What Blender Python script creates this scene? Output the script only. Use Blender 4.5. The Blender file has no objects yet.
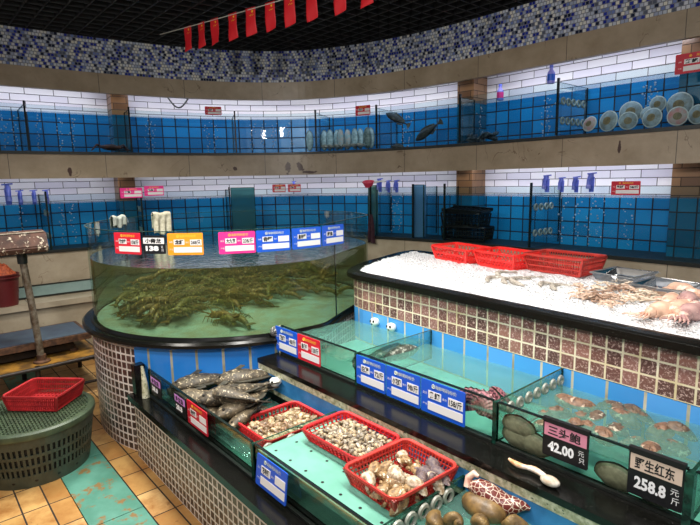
import bpy, bmesh, math, random
from mathutils import Vector, Matrix, Euler, noise
RN = random.Random(11)
PI = math.pi
sc = bpy.context.scene
COL = sc.collection
# ------------------------------------------------------------------ camera
F, CX, CY, H = 520.0, 350.0, 262.5, 1.65
_h, _p, _r = math.radians(139.1), math.radians(-9.0), math.radians(1.1)
FW = Vector((math.cos(_h)*math.cos(_p), math.sin(_h)*math.cos(_p), math.sin(_p)))
_r0 = Vector((math.sin(_h), -math.cos(_h), 0)); _u0 = _r0.cross(FW)
RT = _r0*math.cos(_r) - _u0*math.sin(_r); UP = _u0*math.cos(_r) + _r0*math.sin(_r)
EYE = Vector((0, 0, H))
cd = bpy.data.cameras.new('camera'); cam = bpy.data.objects.new('camera', cd); COL.objects.link(cam)
cam.matrix_world = Matrix(((RT.x, UP.x, -FW.x, 0), (RT.y, UP.y, -FW.y, 0), (RT.z, UP.z, -FW.z, H), (0, 0, 0, 1)))
cd.sensor_width = 36; cd.lens = F/700*36; cd.clip_start = 0.02
sc.camera = cam
def ray(x, y): return FW + RT*((x-CX)/F) + UP*((CY-y)/F)
def onz(x, y, z):
    d = ray(x, y); return EYE + d*((z-H)/d.z)
def onY(x, y, Y):
    d = ray(x, y); return EYE + d*(Y/d.y)
def proj(P):
    v = Vector(P)-EYE; k = v.dot(FW); return (CX+F*v.dot(RT)/k, CY-F*v.dot(UP)/k)
# ------------------------------------------------------------------ materials
def lin(c):
    if isinstance(c, str):
        c = c.lstrip('#'); c = tuple(int(c[i:i+2], 16)/255 for i in (0, 2, 4))
    return tuple(((v/12.92) if v <= .04045 else ((v+.055)/1.055)**2.4) for v in c) + (1,)
class NT:
    def __init__(s, name):
        s.m = bpy.data.materials.new(name); s.m.use_nodes = True
        s.t = s.m.node_tree; s.t.nodes.clear()
        s.out = s.n('ShaderNodeOutputMaterial')
    def n(s, typ, **kw):
        nd = s.t.nodes.new(typ)
        for k, v in kw.items():
            if k.startswith('_'): setattr(nd, k[1:], v)
            else: s.set(nd, k, v)
        return nd
    def set(s, nd, key, v):
        key = int(key[1:]) if key[0] == 'i' and key[1:].isdigit() else key.replace('__', ' ')
        sk = nd.inputs[key]
        if isinstance(v, bpy.types.NodeSocket): s.t.links.new(v, sk)
        elif isinstance(v, bpy.types.Node): s.t.links.new(v.outputs[0], sk)
        else: sk.default_value = v
    def ramp(s, fac, stops, interp='LINEAR'):
        r = s.n('ShaderNodeValToRGB', Fac=fac); e = r.color_ramp; e.interpolation = interp
        while len(e.elements) < len(stops): e.elements.new(.5)
        for i, (p, c) in enumerate(stops):
            e.elements[i].position = p; e.elements[i].color = lin(c) if not (isinstance(c, tuple) and len(c) == 4) else c
        return r
    def mix(s, fac, a, b):
        m = s.n('ShaderNodeMix', _data_type='RGBA'); s.set(m, 'i0', fac); s.set(m, 'i6', a); s.set(m, 'i7', b)
        return m.outputs[2]
    def math(s, op, a, b=0.0):
        m = s.n('ShaderNodeMath', _operation=op, i0=a, i1=b); return m.outputs[0]
def bsdf(t, color, rough=.5, metal=0., normal=None, spec=None):
    b = t.n('ShaderNodeBsdfPrincipled', Roughness=rough, Metallic=metal)
    t.set(b, 'Base Color', color)
    if normal is not None: t.set(b, 'Normal', normal)
    if spec is not None: t.set(b, 'Specular IOR Level', spec)
    t.set(t.out, 'Surface', b); return b
def plain(name, color, rough=.5, metal=0., var=None, scale=20., bump=0., coord='Object', spec=None, detail=4., spots=None):
    """One surface; var = second colour mixed by noise; spots = (colour, scale, threshold)."""
    t = NT(name); tc = t.n('ShaderNodeTexCoord').outputs[coord]
    c = lin(color); nrm = None
    if var or bump:
        nz = t.n('ShaderNodeTexNoise', Vector=tc, Scale=scale, Detail=detail, Roughness=.6)
        if var: c = t.mix(t.ramp(nz.outputs[0], [(.38, '000000'), (.62, 'ffffff')]).outputs[0], c, lin(var))
        if bump:
            nrm = t.n('ShaderNodeBump', Strength=bump, Distance=.01, Height=nz.outputs[0]).outputs[0]
    if spots:
        v = t.n('ShaderNodeTexNoise', Vector=tc, Scale=spots[1], Detail=3., Roughness=.7)
        c = t.mix(t.ramp(v.outputs[0], [(spots[2], '000000'), (min(1, spots[2]+.06), 'ffffff')]).outputs[0], c, lin(spots[0]))
    bsdf(t, c, rough, metal, nrm, spec); return t.m
def tiles(name, w, h, mortar, cols, grout, rough=.35, offset=0., bump=.4, speck=None, dirt=None, mottle=None):
    t = NT(name); uv = t.n('ShaderNodeTexCoord').outputs['UV']
    br = t.n('ShaderNodeTexBrick', _offset=offset, _offset_frequency=2, Vector=uv, Scale=1., Bias=0.)
    t.set(br, 'Mortar Size', mortar); t.set(br, 'Brick Width', w); t.set(br, 'Row Height', h); t.set(br, 'Mortar Smooth', .05)
    t.set(br, 'Color1', (0, 0, 0, 1)); t.set(br, 'Color2', (1, 1, 1, 1)); t.set(br, 'Mortar', (0, 0, 0, 1))
    n = len(cols)
    c = t.ramp(br.outputs['Color'], [(i/n, k) for i, k in enumerate(cols)], 'CONSTANT' if n > 2 else 'LINEAR').outputs[0]
    if mottle:
        nz = t.n('ShaderNodeTexNoise', Vector=uv, Scale=mottle[1], Detail=5., Roughness=.65)
        c = t.mix(t.ramp(nz.outputs[0], [(.4, '000000'), (.66, 'ffffff')]).outputs[0], c, lin(mottle[0]))
    if speck:
        nz = t.n('ShaderNodeTexNoise', Vector=uv, Scale=speck[1], Detail=3., Roughness=.8)
        c = t.mix(t.ramp(nz.outputs[0], [(speck[2], '000000'), (speck[2]+.1, 'ffffff')]).outputs[0], c, lin(speck[0]))
    g = lin(grout)
    if dirt:
        nz = t.n('ShaderNodeTexNoise', Vector=uv, Scale=6., Detail=4.)
        g = t.mix(t.ramp(nz.outputs[0], [(.4, '000000'), (.65, 'ffffff')]).outputs[0], g, lin(dirt))
    c = t.mix(br.outputs['Fac'], c, g)
    inv = t.math('SUBTRACT', 1., br.outputs['Fac'])
    nrm = t.n('ShaderNodeBump', Strength=bump, Distance=.004, Height=inv).outputs[0]
    rg = t.math('ADD', t.math('MULTIPLY', br.outputs['Fac'], .5), rough)
    bsdf(t, c, rg, 0., nrm); return t.m
def marble(name, base, dark, vein):
    t = NT(name); tc = t.n('ShaderNodeTexCoord').outputs['UV']
    nz = t.n('ShaderNodeTexNoise', Vector=tc, Scale=3., Detail=8., Roughness=.65)
    c = t.mix(t.ramp(nz.outputs[0], [(.35, '000000'), (.68, 'ffffff')]).outputs[0], lin(base), lin(dark))
    n2 = t.n('ShaderNodeTexNoise', Vector=tc, Scale=2.2, Detail=4., Distortion=1.6)
    v = t.ramp(n2.outputs[0], [(.492, '000000'), (.5, 'ffffff'), (.508, '000000')]).outputs[0]
    n3 = t.n('ShaderNodeTexNoise', Vector=tc, Scale=4.5, Detail=2.)
    v = t.math('MULTIPLY', v, t.ramp(n3.outputs[0], [(.52, '000000'), (.62, 'ffffff')]).outputs[0])
    c = t.mix(v, c, lin(vein))
    br = t.n('ShaderNodeTexBrick', _offset=0., Vector=tc, Scale=1.); t.set(br, 'Mortar Size', .0025); t.set(br, 'Brick Width', .8); t.set(br, 'Row Height', 5.)
    c = t.mix(br.outputs['Fac'], c, lin('4c453c'))
    n4 = t.n('ShaderNodeTexNoise', Vector=tc, Scale=40., Detail=2.)
    bsdf(t, c, .38, 0., t.n('ShaderNodeBump', Strength=.08, Distance=.01, Height=n4.outputs[0]).outputs[0]); return t.m
def clear(name, tint, ior=1.45, rough=0.02, gain=1.0, ripple=0., rscale=25., murk=None, coord='Object'):
    """Thin clear sheet: tinted see-through with a Fresnel reflection; murk = (colour, amount)."""
    t = NT(name)
    nrm = None
    if ripple:
        tc = t.n('ShaderNodeTexCoord').outputs[coord]
        nz = t.n('ShaderNodeTexNoise', Vector=tc, Scale=rscale, Detail=3., Roughness=.55, Distortion=.8)
        nrm = t.n('ShaderNodeBump', Strength=ripple, Distance=.009, Height=nz.outputs[0]).outputs[0]
    tr = t.n('ShaderNodeBsdfTransparent', Color=lin(tint))
    gl = t.n('ShaderNodeBsdfGlossy', Roughness=rough)
    fr = t.n('ShaderNodeFresnel', IOR=ior)
    if nrm is not None: t.set(gl, 'Normal', nrm); t.set(fr, 'Normal', nrm)
    base = tr.outputs[0]
    if murk:
        df = t.n('ShaderNodeBsdfDiffuse', Color=lin(murk[0]))
        tl = t.n('ShaderNodeBsdfTranslucent', Color=lin(murk[0]))
        dm = t.n('ShaderNodeMixShader', Fac=.5, i1=df.outputs[0], i2=tl.outputs[0])
        base = t.n('ShaderNodeMixShader', Fac=murk[1], i1=base, i2=dm.outputs[0]).outputs[0]
    mx = t.n('ShaderNodeMixShader', Fac=t.math('MULTIPLY', fr.outputs[0], gain), i1=base, i2=gl.outputs[0])
    t.set(t.out, 'Surface', mx.outputs[0]); return t.m
M = {}
M['marble'] = marble('beige_marble', '#a3937c', '#86775f', '#5a4632')
M['marble_low'] = marble('pale_marble', '#b0a38d', '#92846e', '#6a563e')
M['mosaic'] = tiles('blue_mosaic', .027, .027, .0028, ['#c9ccd2', '#2c3a96', '#a9b1c2', '#cfcfc6', '#1c2238', '#6c7cae', '#bcc2cc', '#222c86', '#d6d3c4', '#98a2b8', '#565c6a'], '#6d7078', .25, .5)
M['white_brick'] = tiles('white_wall_tile', .24, .065, .003, ['#e9e6ee', '#e1deea', '#f0eef2'], '#4a4648', .3, .5)
M['brown_brick'] = tiles('brown_wall_tile', .24, .065, .003, ['#7d5a3a', '#6b4c32', '#8a6644'], '#3c2c20', .35, .5)
M['blue_back'] = tiles('blue_tank_tile', .12, .12, .006, ['#1a7cb8', '#2088c6', '#1672ac'], '#0b1c2c', .25, 0.)
M['blue_low'] = tiles('blue_tank_tile_dim', .125, .125, .006, ['#1e86b8', '#2592c4', '#1a7cac'], '#0b1c2c', .25, 0.)
M['teal_back'] = tiles('teal_tank_tile', .125, .125, .005, ['#15607e', '#1a6a88', '#115672'], '#0c2028', .25, 0.)
M['drum_tile'] = tiles('dark_brown_mosaic', .048, .048, .0058, ['#46362f', '#57453d', '#392c27', '#644f46', '#4b3a33', '#40312b'], '#e2d6cd', .3, 0., speck=('#8b776c', 90., .62), dirt='#c4b2a6')
M['front_tile'] = tiles('brown_mosaic', .046, .046, .0052, ['#45372f', '#544436', '#3a302a', '#5e4e40', '#49392f', '#58473c'], '#d9ccbf', .35, 0., speck=('#93806f', 90., .6), dirt='#cbbcac')
M['granite_tile'] = tiles('red_brown_granite_tile', .066, .066, .0042, ['#6b4640', '#7c544c', '#8a6058', '#5b3d38', '#93665a', '#744f46'], '#e6dcc4', .3, 0., speck=('#d6b8ae', 85., .53), dirt='#d2c096')
M['blue_glaze'] = tiles('blue_glazed_tile', .15, .3, .006, ['#4a9ce0', '#559fe4', '#4392d6'], '#c9c3ae', .25, 0., dirt='#8f8a72')
M['floor_tile'] = tiles('tan_floor_tile', .24, .118, .004, ['#c99f62', '#b98d52', '#d0aa72', '#a87f48', '#bf9659'], '#2a2018', .35, 0., mottle=('#9c6a36', 6.), speck=('#6a4522', 16., .64))
M['green_board'] = plain('worn_green_board', '#588f7e', .5, var='#477f6d', scale=6, bump=.15, spots=('#80663c', 8., .555))
M['black_granite'] = plain('black_granite', '#0b0b09', .2, var='#121210', scale=60, spots=('#4d4b44', 150., .66), spec=.35)
M['black'] = plain('black_paint', '#0b0b0b', .4)
M['black_rubber'] = plain('black_sealant', '#111311', .45, var='#1c211c', scale=40)
M['ceil_black'] = plain('black_ceiling', '#060606', .8)
M['grille'] = plain('dark_grille', '#121213', .6)
M['turq'] = plain('turquoise_floor', '#93cbbc', .45, var='#7fbcab', scale=9, spots=('#b4e2d2', 22., .66))
M['turq2'] = plain('turquoise_board', '#6fae9a', .45, var='#62a08c', scale=6)
M['glass'] = clear('clear_glass', '#eef8f3', gain=.5)
M['glass_blue'] = clear('blue_glass', '#eef6f8', gain=.22)
M['glass_edge'] = plain('glass_edge', '#1c4a3c', .2, var='#0c241c', scale=30)
M['dark_edge'] = plain('dark_glass_edge', '#0c1a1a', .25)
M['water'] = clear('rippling_water', '#d6f2ea', 1.33, .06, .6, 1.1, 26., murk=('#9ed8ca', .32))
M['water_blue'] = clear('tank_water', '#d8ecf8', 1.33, .03, .6, .25, 30.)
M['seal_line'] = plain('cream_trim', '#d2cdb2', .5, var='#8f8f6c', scale=40, spots=('#3a4a34', 60., .62))
M['blue_paint'] = plain('blue_painted_step', '#3d86c0', .45, var='#2f74ac', scale=16)
M['white_plastic'] = plain('white_plastic', '#e8e8e2', .35)
M['grey_ring'] = plain('pale_plastic_ring', '#adb0a4', .35, var='#8b8f82', scale=30)
M['red_basket'] = plain('red_plastic', '#c8282c', .38, var='#b52226', scale=20)
M['bright_basket'] = plain('bright_red_plastic', '#f0342e', .35, var='#e02a28', scale=20)
M['dull_basket'] = plain('dull_red_plastic', '#c23a30', .4, var='#ad3029', scale=20)
M['crate_red'] = plain('old_red_plastic', '#b02a2c', .4, var='#962226', scale=15)
M['olive_plastic'] = plain('grey_green_plastic', '#40483c', .45, var='#343b30', scale=14)
M['lid_green'] = plain('green_plastic', '#485840', .45, var='#3a4836', scale=14)
M['paper'] = plain('white_paper', '#e8e6e4', .6)
M['ink'] = plain('black_ink', '#141414', .7)
M['chalk'] = plain('white_chalk', '#f2f2f2', .7)
M['yellow_ink'] = plain('yellow_ink', '#ffd23c', .6)
M['pale_ink'] = plain('pale_ink', '#dfe6c0', .6)
for k, c in dict(s_red='#d81f33', s_orange='#f59a1e', s_pink='#ea2f8c', s_blue='#1658cf', s_black='#151518', s_lilac='#cf8fd8', s_rose='#d98aa0', s_sand='#d8c0ae', s_crimson='#c4122e').items():
    M[k] = plain('sign_'+k[2:], c, .4)
M['rust'] = plain('rusty_metal', '#5a3a2c', .7, var='#3a241c', scale=14, bump=.4, spots=('#c9bda6', 26., .58))
M['rust_plain'] = plain('worn_rusty_steel', '#6b4a34', .6, .2, var='#3e2a20', scale=22, bump=.3)
M['pole'] = plain('dull_steel', '#8d8577', .45, .5, var='#5c4a38', scale=24)
M['slate'] = plain('worn_platform_plate', '#465868', .4, .2, var='#38465a', scale=8, spots=('#6b5546', 10., .68))
M['old_wood'] = plain('stained_board', '#a4762c', .5, var='#5a4020', scale=9, bump=.2)
M['dark_steel'] = plain('dark_steel', '#1f1a18', .5, .3, var='#33271f', scale=20)
M['maroon'] = plain('maroon_plastic', '#5e1a1c', .45)
M['orange_mesh'] = plain('orange_netting', '#b8562a', .7, var='#8a3a1c', scale=60, bump=.6)
M['tap_blue'] = plain('blue_plastic', '#6a7ce4', .35, var='#5566d0', scale=30)
M['tap_lilac'] = plain('lilac_plastic', '#8f8fe6', .35)
M['cloth'] = plain('white_towel_cloth', '#cfcab4', .9, var='#aaa58c', scale=30, bump=.4)
M['cloth_dark'] = plain('dark_red_cloth', '#3f1f2a', .9, var='#2a141c', scale=30, bump=.4)
M['pink_plastic'] = plain('pink_plastic', '#e0405e', .4)
M['ice'] = None
# ------------------------------------------------------------------ mesh builder
class MB:
    def __init__(s):
        s.bm = bmesh.new(); s.uv = s.bm.loops.layers.uv.new('UVMap'); s.mi = 0; s.done = set()
    def face(s, vs, uvs=None, mi=None):
        try: f = s.bm.faces.new(vs)
        except ValueError: return None
        f.material_index = s.mi if mi is None else mi
        if uvs:
            for l, u in zip(f.loops, uvs): l[s.uv].uv = u
            f.tag = True
        return f
    def box(s, c, d, rot=None, mi=None, edge=None):
        """edge: material index for the thin faces"""
        cx, cy, cz = c; dx, dy, dz = (v/2 for v in d)
        P = [Vector((x, y, z)) for x in (-dx, dx) for y in (-dy, dy) for z in (-dz, dz)]
        if rot is not None: P = [rot @ p for p in P]
        v = [s.bm.verts.new(p + Vector(c)) for p in P]
        fs = [(0, 1, 3, 2), (4, 6, 7, 5), (0, 4, 5, 1), (2, 3, 7, 6), (0, 2, 6, 4), (1, 5, 7, 3)]
        thin = min(range(3), key=lambda i: d[i])
        for i, q in enumerate(fs):
            s.face([v[k] for k in q], mi=(edge if (edge is not None and i//2 != thin) else mi))
        return s
    def bar(s, a, b, w, h=None, up=Vector((0, 0, 1)), mi=None):
        a, b = Vector(a), Vector(b); d = b-a; L = d.length
        if L < 1e-6: return s
        x = d/L; y = up.cross(x)
        if y.length < 1e-4: y = Vector((0, 1, 0)).cross(x)
        y.normalize(); z = x.cross(y)
        s.box((a+b)/2, (L, w, h or w), Matrix((x, y, z)).transposed(), mi); return s
    def tube(s, pts, r, n=8, mi=None, closed=False, cap=True):
        pts = [Vector(p) for p in pts]; m = len(pts); rings = []; prev = None
        for i, p in enumerate(pts):
            if closed: t = pts[(i+1) % m]-pts[i-1]
            else: t = pts[min(i+1, m-1)]-pts[max(i-1, 0)]
            t.normalize()
            if prev is None:
                a = Vector((0, 0, 1)) if abs(t.z) < .9 else Vector((1, 0, 0))
                y = t.cross(a).normalized()
            else:
                y = (prev - t*prev.dot(t)).normalized()
            prev = y; z = t.cross(y)
            rr = r[i] if isinstance(r, (list, tuple)) else r
            rings.append([s.bm.verts.new(p + (y*math.cos(2*PI*k/n)+z*math.sin(2*PI*k/n))*rr) for k in range(n)])
        for i in range(m if closed else m-1):
            A, B = rings[i], rings[(i+1) % m]
            for k in range(n): s.face([A[k], A[(k+1) % n], B[(k+1) % n], B[k]], mi=mi)
        if cap and not closed:
            s.face(rings[0][::-1], mi=mi); s.face(rings[-1], mi=mi)
        return s
    def lathe(s, prof, n=48, a0=0., a1=2*PI, c=(0, 0, 0), mi=None, uvr=None, closed=False):
        """prof: (r, z) list; UV u = angle*uvr, v = length along the profile"""
        full = abs(a1-a0-2*PI) < 1e-6; m = n if full else n+1
        cols = []
        for k in range(m):
            a = a0+(a1-a0)*k/n
            cols.append([s.bm.verts.new((c[0]+r*math.cos(a), c[1]+r*math.sin(a), c[2]+z)) for r, z in prof])
        L = [0.]
        q = list(prof)+([prof[0]] if closed else [])
        for (r0, z0), (r1, z1) in zip(q, q[1:]): L.append(L[-1]+math.hypot(r1-r0, z1-z0))
        R = uvr or max(r for r, z in prof); np_ = len(prof)
        for k in range(n):
            A, B = cols[k], cols[(k+1) % m]; u0, u1 = (a0+(a1-a0)*k/n)*R, (a0+(a1-a0)*(k+1)/n)*R
            for j in range(np_ if closed else np_-1):
                j2 = (j+1) % np_
                vs = [A[j], B[j], B[j2], A[j2]]; us = [(u0, L[j]), (u1, L[j]), (u1, L[j+1]), (u0, L[j+1])]
                if prof[j][0] < 1e-6: vs, us = [A[j], B[j2], A[j2]], [us[0], us[2], us[3]]
                elif prof[j2][0] < 1e-6: vs, us = vs[:3], us[:3]
                s.face(vs, us, mi)
        return s
    def grid(s, f, nu, nv, mi=None, uvs=None, closed_u=False):
        V = [[s.bm.verts.new(f(i/nu, j/nv)) for j in range(nv+1)] for i in range(nu if closed_u else nu+1)]
        for i in range(nu):
            for j in range(nv):
                i2 = (i+1) % len(V)
                s.face([V[i][j], V[i2][j], V[i2][j+1], V[i][j+1]], mi=mi)
        return s
    def poly(s, outline, z0, z1, mi=None, mside=None):
        """prism from a plan outline (list of (x,y), counter-clockwise)"""
        a = [s.bm.verts.new((x, y, z0)) for x, y in outline]; b = [s.bm.verts.new((x, y, z1)) for x, y in outline]
        s.face(a[::-1], mi=mi); s.face(b, mi=mi); n = len(a); L = 0.
        for i in range(n):
            j = (i+1) % n; d = (a[j].co-a[i].co).length
            s.face([a[i], a[j], b[j], b[i]], [(L, 0), (L+d, 0), (L+d, z1-z0), (L, z1-z0)], mside if mside is not None else mi); L += d
        return s
    def build(s, name, mats, parent=None, loc=None, smooth=None, rot=None, weld=True):
        bm = s.bm
        if weld and len(bm.verts) < 60000: bmesh.ops.remove_doubles(bm, verts=bm.verts, dist=1e-5)
        bmesh.ops.recalc_face_normals(bm, faces=bm.faces) if smooth is not None else None
        for f in bm.faces:
            if not f.tag:
                n = f.normal if f.normal.length > 0 else Vector((0, 0, 1)); f.normal_update(); n = f.normal
                ax = max(range(3), key=lambda i: abs(n[i]))
                for l in f.loops:
                    c = l.vert.co; l[s.uv].uv = ((c.y, c.z), (c.x, c.z), (c.x, c.y))[ax]
        me = bpy.data.meshes.new(name); bm.to_mesh(me); bm.free()
        for m in (mats if isinstance(mats, (list, tuple)) else [mats]): me.materials.append(m)
        if smooth is not None:
            me.shade_smooth(); me.set_sharp_from_angle(angle=math.radians(smooth))
        o = bpy.data.objects.new(name, me); COL.objects.link(o)
        if parent is not None: o.parent = parent
        if loc is not None: o.location = loc
        if rot is not None: o.rotation_euler = rot
        return o
def tag(o, label, cat, group=None, kind=None):
    o['label'] = label; o['category'] = cat
    if group: o['group'] = group
    if kind: o['kind'] = kind
    return o
def thing(name, label, cat, loc=(0, 0, 0), rotz=0., group=None):
    o = bpy.data.objects.new(name, None); o.empty_display_size = .05; COL.objects.link(o)
    o.location = loc; o.rotation_euler = (0, 0, rotz); return tag(o, label, cat, group)
def structure(o): o['kind'] = 'structure'; return o
def dup(root, loc, rot=(0, 0, 0), scale=None, label=None, group=None):
    r = root.copy(); COL.objects.link(r); r.location = loc; r.rotation_euler = rot
    if scale: r.scale = (scale,)*3 if not isinstance(scale, tuple) else scale
    if label: r['label'] = label
    if group: r['group'] = group
    for ch in list(root.children):
        c = ch.copy(); COL.objects.link(c); c.parent = r
        for g in list(ch.children):
            d = g.copy(); COL.objects.link(d); d.parent = c
    return r
def text_mesh(name, body, size, mat, parent, x, z, y=-.0012, sx=1., width=None, bold=0.):
    """flat lettering in the XZ plane, centred at (x, z), facing -Y"""
    cu = bpy.data.curves.new(name, 'FONT'); cu.body = body; cu.size = size; cu.align_x = 'CENTER'; cu.align_y = 'CENTER'
    cu.resolution_u = 2; cu.offset = bold
    tmp = bpy.data.objects.new(name+'_text', cu); COL.objects.link(tmp)
    bpy.context.view_layer.update()
    me = bpy.data.meshes.new_from_object(tmp.evaluated_get(bpy.context.evaluated_depsgraph_get()))
    bpy.data.objects.remove(tmp); bpy.data.curves.remove(cu)
    xs = [v.co.x for v in me.vertices] or [0]; ys = [v.co.y for v in me.vertices] or [0]
    w = max(xs)-min(xs) or 1; cx, cy = (max(xs)+min(xs))/2, (max(ys)+min(ys))/2
    k = (width/w) if width else sx
    for v in me.vertices: v.co = Vector((x+(v.co.x-cx)*k, y, z+(v.co.y-cy)))
    me.materials.clear(); me.materials.append(mat)
    o = bpy.data.objects.new(name, me); COL.objects.link(o); o.parent = parent; return o
# ------------------------------------------------------------------ the curved tank wall: everything on it follows one plan curve
_ctrl = [(-5.55, -1.6), (-5.54, -.6), (-5.52, .4), (-5.49, 1.1), (-5.42, 1.8), (-5.30, 2.4), (-5.08, 2.95), (-4.78, 3.37), (-4.38, 3.64), (-3.92, 3.83), (-3.45, 3.94), (-3.0, 3.99), (-2.5, 4.0), (-1.8, 4.0), (-1.0, 4.0), (0., 4.0), (1.2, 4.0)]
def _cr(p0, p1, p2, p3, t):
    return 0.5*((2*p1)+(p2-p0)*t+(2*p0-5*p1+4*p2-p3)*t*t+(3*p1-p0-3*p2+p3)*t*t*t)
_pts = []
_cv = [Vector((x, y, 0)) for x, y in _ctrl]
for i in range(len(_cv)-1):
    p0 = _cv[i-1] if i else _cv[0]*2-_cv[1]; p3 = _cv[i+2] if i+2 < len(_cv) else _cv[-1]*2-_cv[-2]
    for k in range(24): _pts.append(_cr(p0, _cv[i], _cv[i+1], p3, k/24))
_pts.append(_cv[-1])
_S = [0.]
for a, b in zip(_pts, _pts[1:]): _S.append(_S[-1]+(b-a).length)
SMAX = _S[-1]
def fac(s, off=0., z=0.):
    """point at arc length s, off metres into the room"""
    s = max(0., min(SMAX, s)); lo, hi = 0, len(_S)-1
    while hi-lo > 1:
        m = (lo+hi)//2
        if _S[m] <= s: lo = m
        else: hi = m
    t = (s-_S[lo])/(_S[hi]-_S[lo]); p = _pts[lo].lerp(_pts[hi], t)
    a, b = _pts[max(0, lo-4)], _pts[min(len(_pts)-1, hi+4)]; d = (b-a).normalized()
    n = Vector((d.y, -d.x, 0))
    return p+n*off+Vector((0, 0, z))
def fnorm(s):
    n = (fac(s, 1)-fac(s, 0)); return n.normalized()
def frot(s):   # rotation about Z that turns local -Y towards the room
    n = fnorm(s); return math.atan2(n.y, n.x)+PI/2
def s_at(px, z, off=0.):
    best, bs = 1e9, 0
    for i in range(0, int(SMAX/.01)):
        P = fac(i*.01, off, z)
        if (P-EYE).dot(FW) < .3: continue
        d = abs(proj(P)[0]-px)
        if d < best: best, bs = d, i*.01
    return bs
def strip(mb, s0, s1, prof, closed=True, step=.08, mi=None, cap=True):
    """sweep a profile of (offset, z) along the wall"""
    n = max(1, int(math.ceil((s1-s0)/step))); q = list(prof)+([prof[0]] if closed else [])
    L = [0.]
    for (a, b), (c, d) in zip(q, q[1:]): L.append(L[-1]+math.hypot(c-a, d-b))
    rows = [[mb.bm.verts.new(fac(s0+(s1-s0)*i/n, o, z)) for o, z in prof] for i in range(n+1)]
    m = len(prof)
    for i in range(n):
        u0, u1 = s0+(s1-s0)*i/n, s0+(s1-s0)*(i+1)/n
        for j in range(m if closed else m-1):
            k = (j+1) % m
            (oa, za), (ob, zb) = prof[j], prof[k]
            va, vb = (za, zb) if abs(za-zb) > abs(oa-ob) else (L[j], L[j+1])
            mb.face([rows[i][j], rows[i][k], rows[i+1][k], rows[i+1][j]], [(u0, va), (u0, vb), (u1, vb), (u1, va)], mi)
    if closed and cap:
        mb.face(rows[0][::-1], mi=mi); mb.face(rows[-1], mi=mi)
    return mb
W_UP, W_LO = 3.1, 2.9
S0, S1 = .02, SMAX-.02
DEP = .52
Z_LB, Z_LW, Z_LG = 1.045, 1.485, 1.57        # lower tanks: bottom, water, glass top
Z_UB, Z_UW, Z_UG = 1.955, 2.325, 2.375       # upper tanks
Z_C0, Z_C1, Z_CE = 2.52, 2.70, 3.02
# floor, with the two strips of green boards laid into it
mb = MB(); 
def quad(mb, x0, x1, y0, y1, z, mi=None, du=0., dv=0.):
    vs = [mb.bm.verts.new(p) for p in ((x0, y0, z), (x1, y0, z), (x1, y1, z), (x0, y1, z))]
    mb.face(vs, [(x0+du, y0+dv), (x1+du, y0+dv), (x1+du, y1+dv), (x0+du, y1+dv)], mi)
GX = 3.06-.24*13; 
quad(mb, -7, 2, -2, .53, 0, du=.06, dv=-.425+.118*8); quad(mb, -7, 2, .79, 5, 0, du=.06, dv=-.79+.118*9)
structure(mb.build('floor', M['floor_tile']))
mb = MB()
x = -6.9
while x < 1.5:
    mb.box((x+.36, .66, -.004), (.715, .252, .012)); x += .72
structure(mb.build('trim_4', M['green_board']))
mb = MB(); mb.box((-2.5, 1.4, -.03), (9.2, 7, .03)); structure(mb.build('floor_slab', M['black']))
# ceiling: an open black grille under a black slab
mb = MB(); mb.box((-2.4, 1.4, 3.42), (9, 8, .05)); structure(mb.build('ceiling', M['ceil_black']))
mb = MB()
for i in range(58): mb.box((-6.2+i*.13, 1.2, Z_CE+.03), (.012, 7., .05))
for j in range(50): mb.box((-2.45, -2.2+j*.13, Z_CE+.03), (7.5, .012, .05))
structure(mb.build('ceiling_grille', M['grille']))
# back wall of the recesses: tiles change at the water lines; brown tiled piers stand between the bays
mb = MB()
for z0, z1, mi in ((1.0, Z_LW, 1), (Z_LW, 1.75, 0), (Z_UB-.03, Z_UW+.045, 2), (Z_UW+.045, 2.72, 0)):
    strip(mb, S0, S1, [(-DEP, z0), (-DEP, z1)], closed=False, mi=mi)
structure(mb.build('wall_back', [M['white_brick'], M['blue_low'], M['blue_back']]))
mb = MB(); strip(mb, S0, S1, [(-DEP-.02, 0.), (-DEP-.02, 3.4), (-DEP-.12, 3.4), (-DEP-.12, 0)]); structure(mb.build('wall_outer', M['black']))
piers = [(s_at(112, 2.4, -.27), s_at(129, 2.4, -.27)), (s_at(457, 2.4, -.27), s_at(474, 2.4, -.27)), (s_at(681, 2.4, -.27), S1)]
mb = MB()
for a, b in piers:
    for z0, z1, mi in ((1.0, Z_LW, 1), (Z_LW, 1.75, 0), (Z_UB-.03, Z_UW+.03, 1), (Z_UW+.03, 2.68, 0)):
        strip(mb, a, b, [(-DEP+.01, z0), (-.27, z0), (-.27, z1), (-DEP+.01, z1)], mi=mi)
structure(mb.build('wall_pier', [M['brown_brick'], M['teal_back']]))
# fronts
def rust_spots(mat, spots):
    nt = mat.node_tree; b = [n for n in nt.nodes if n.type == 'BSDF_PRINCIPLED'][0]; src = b.inputs['Base Color'].links[0].from_socket
    t = NT.__new__(NT); t.m = mat; t.t = nt; tc = t.n('ShaderNodeTexCoord').outputs['UV']
    nz = t.n('ShaderNodeTexNoise', Vector=tc, Scale=16., Detail=4.); fac_ = None
    for s, z, sx, sz in spots:
        mp = t.n('ShaderNodeMapping', Vector=tc); t.set(mp, 'Location', (-s/sx, -z/sz, 0)); t.set(mp, 'Scale', (1/sx, 1/sz, 1))
        d = t.n('ShaderNodeVectorMath', _operation='LENGTH', i0=mp.outputs[0]).outputs['Value']
        k = t.ramp(t.math('ADD', d, t.math('MULTIPLY', t.math('SUBTRACT', nz.outputs[0], .5), 2.6)), [(.62, 'ffffff'), (.80, '000000')]).outputs[0]
        fac_ = k if fac_ is None else t.math('MAXIMUM', fac_, k)
    t.set(b, 'Base Color', t.mix(fac_, src, lin('#3a2016')))
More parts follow.
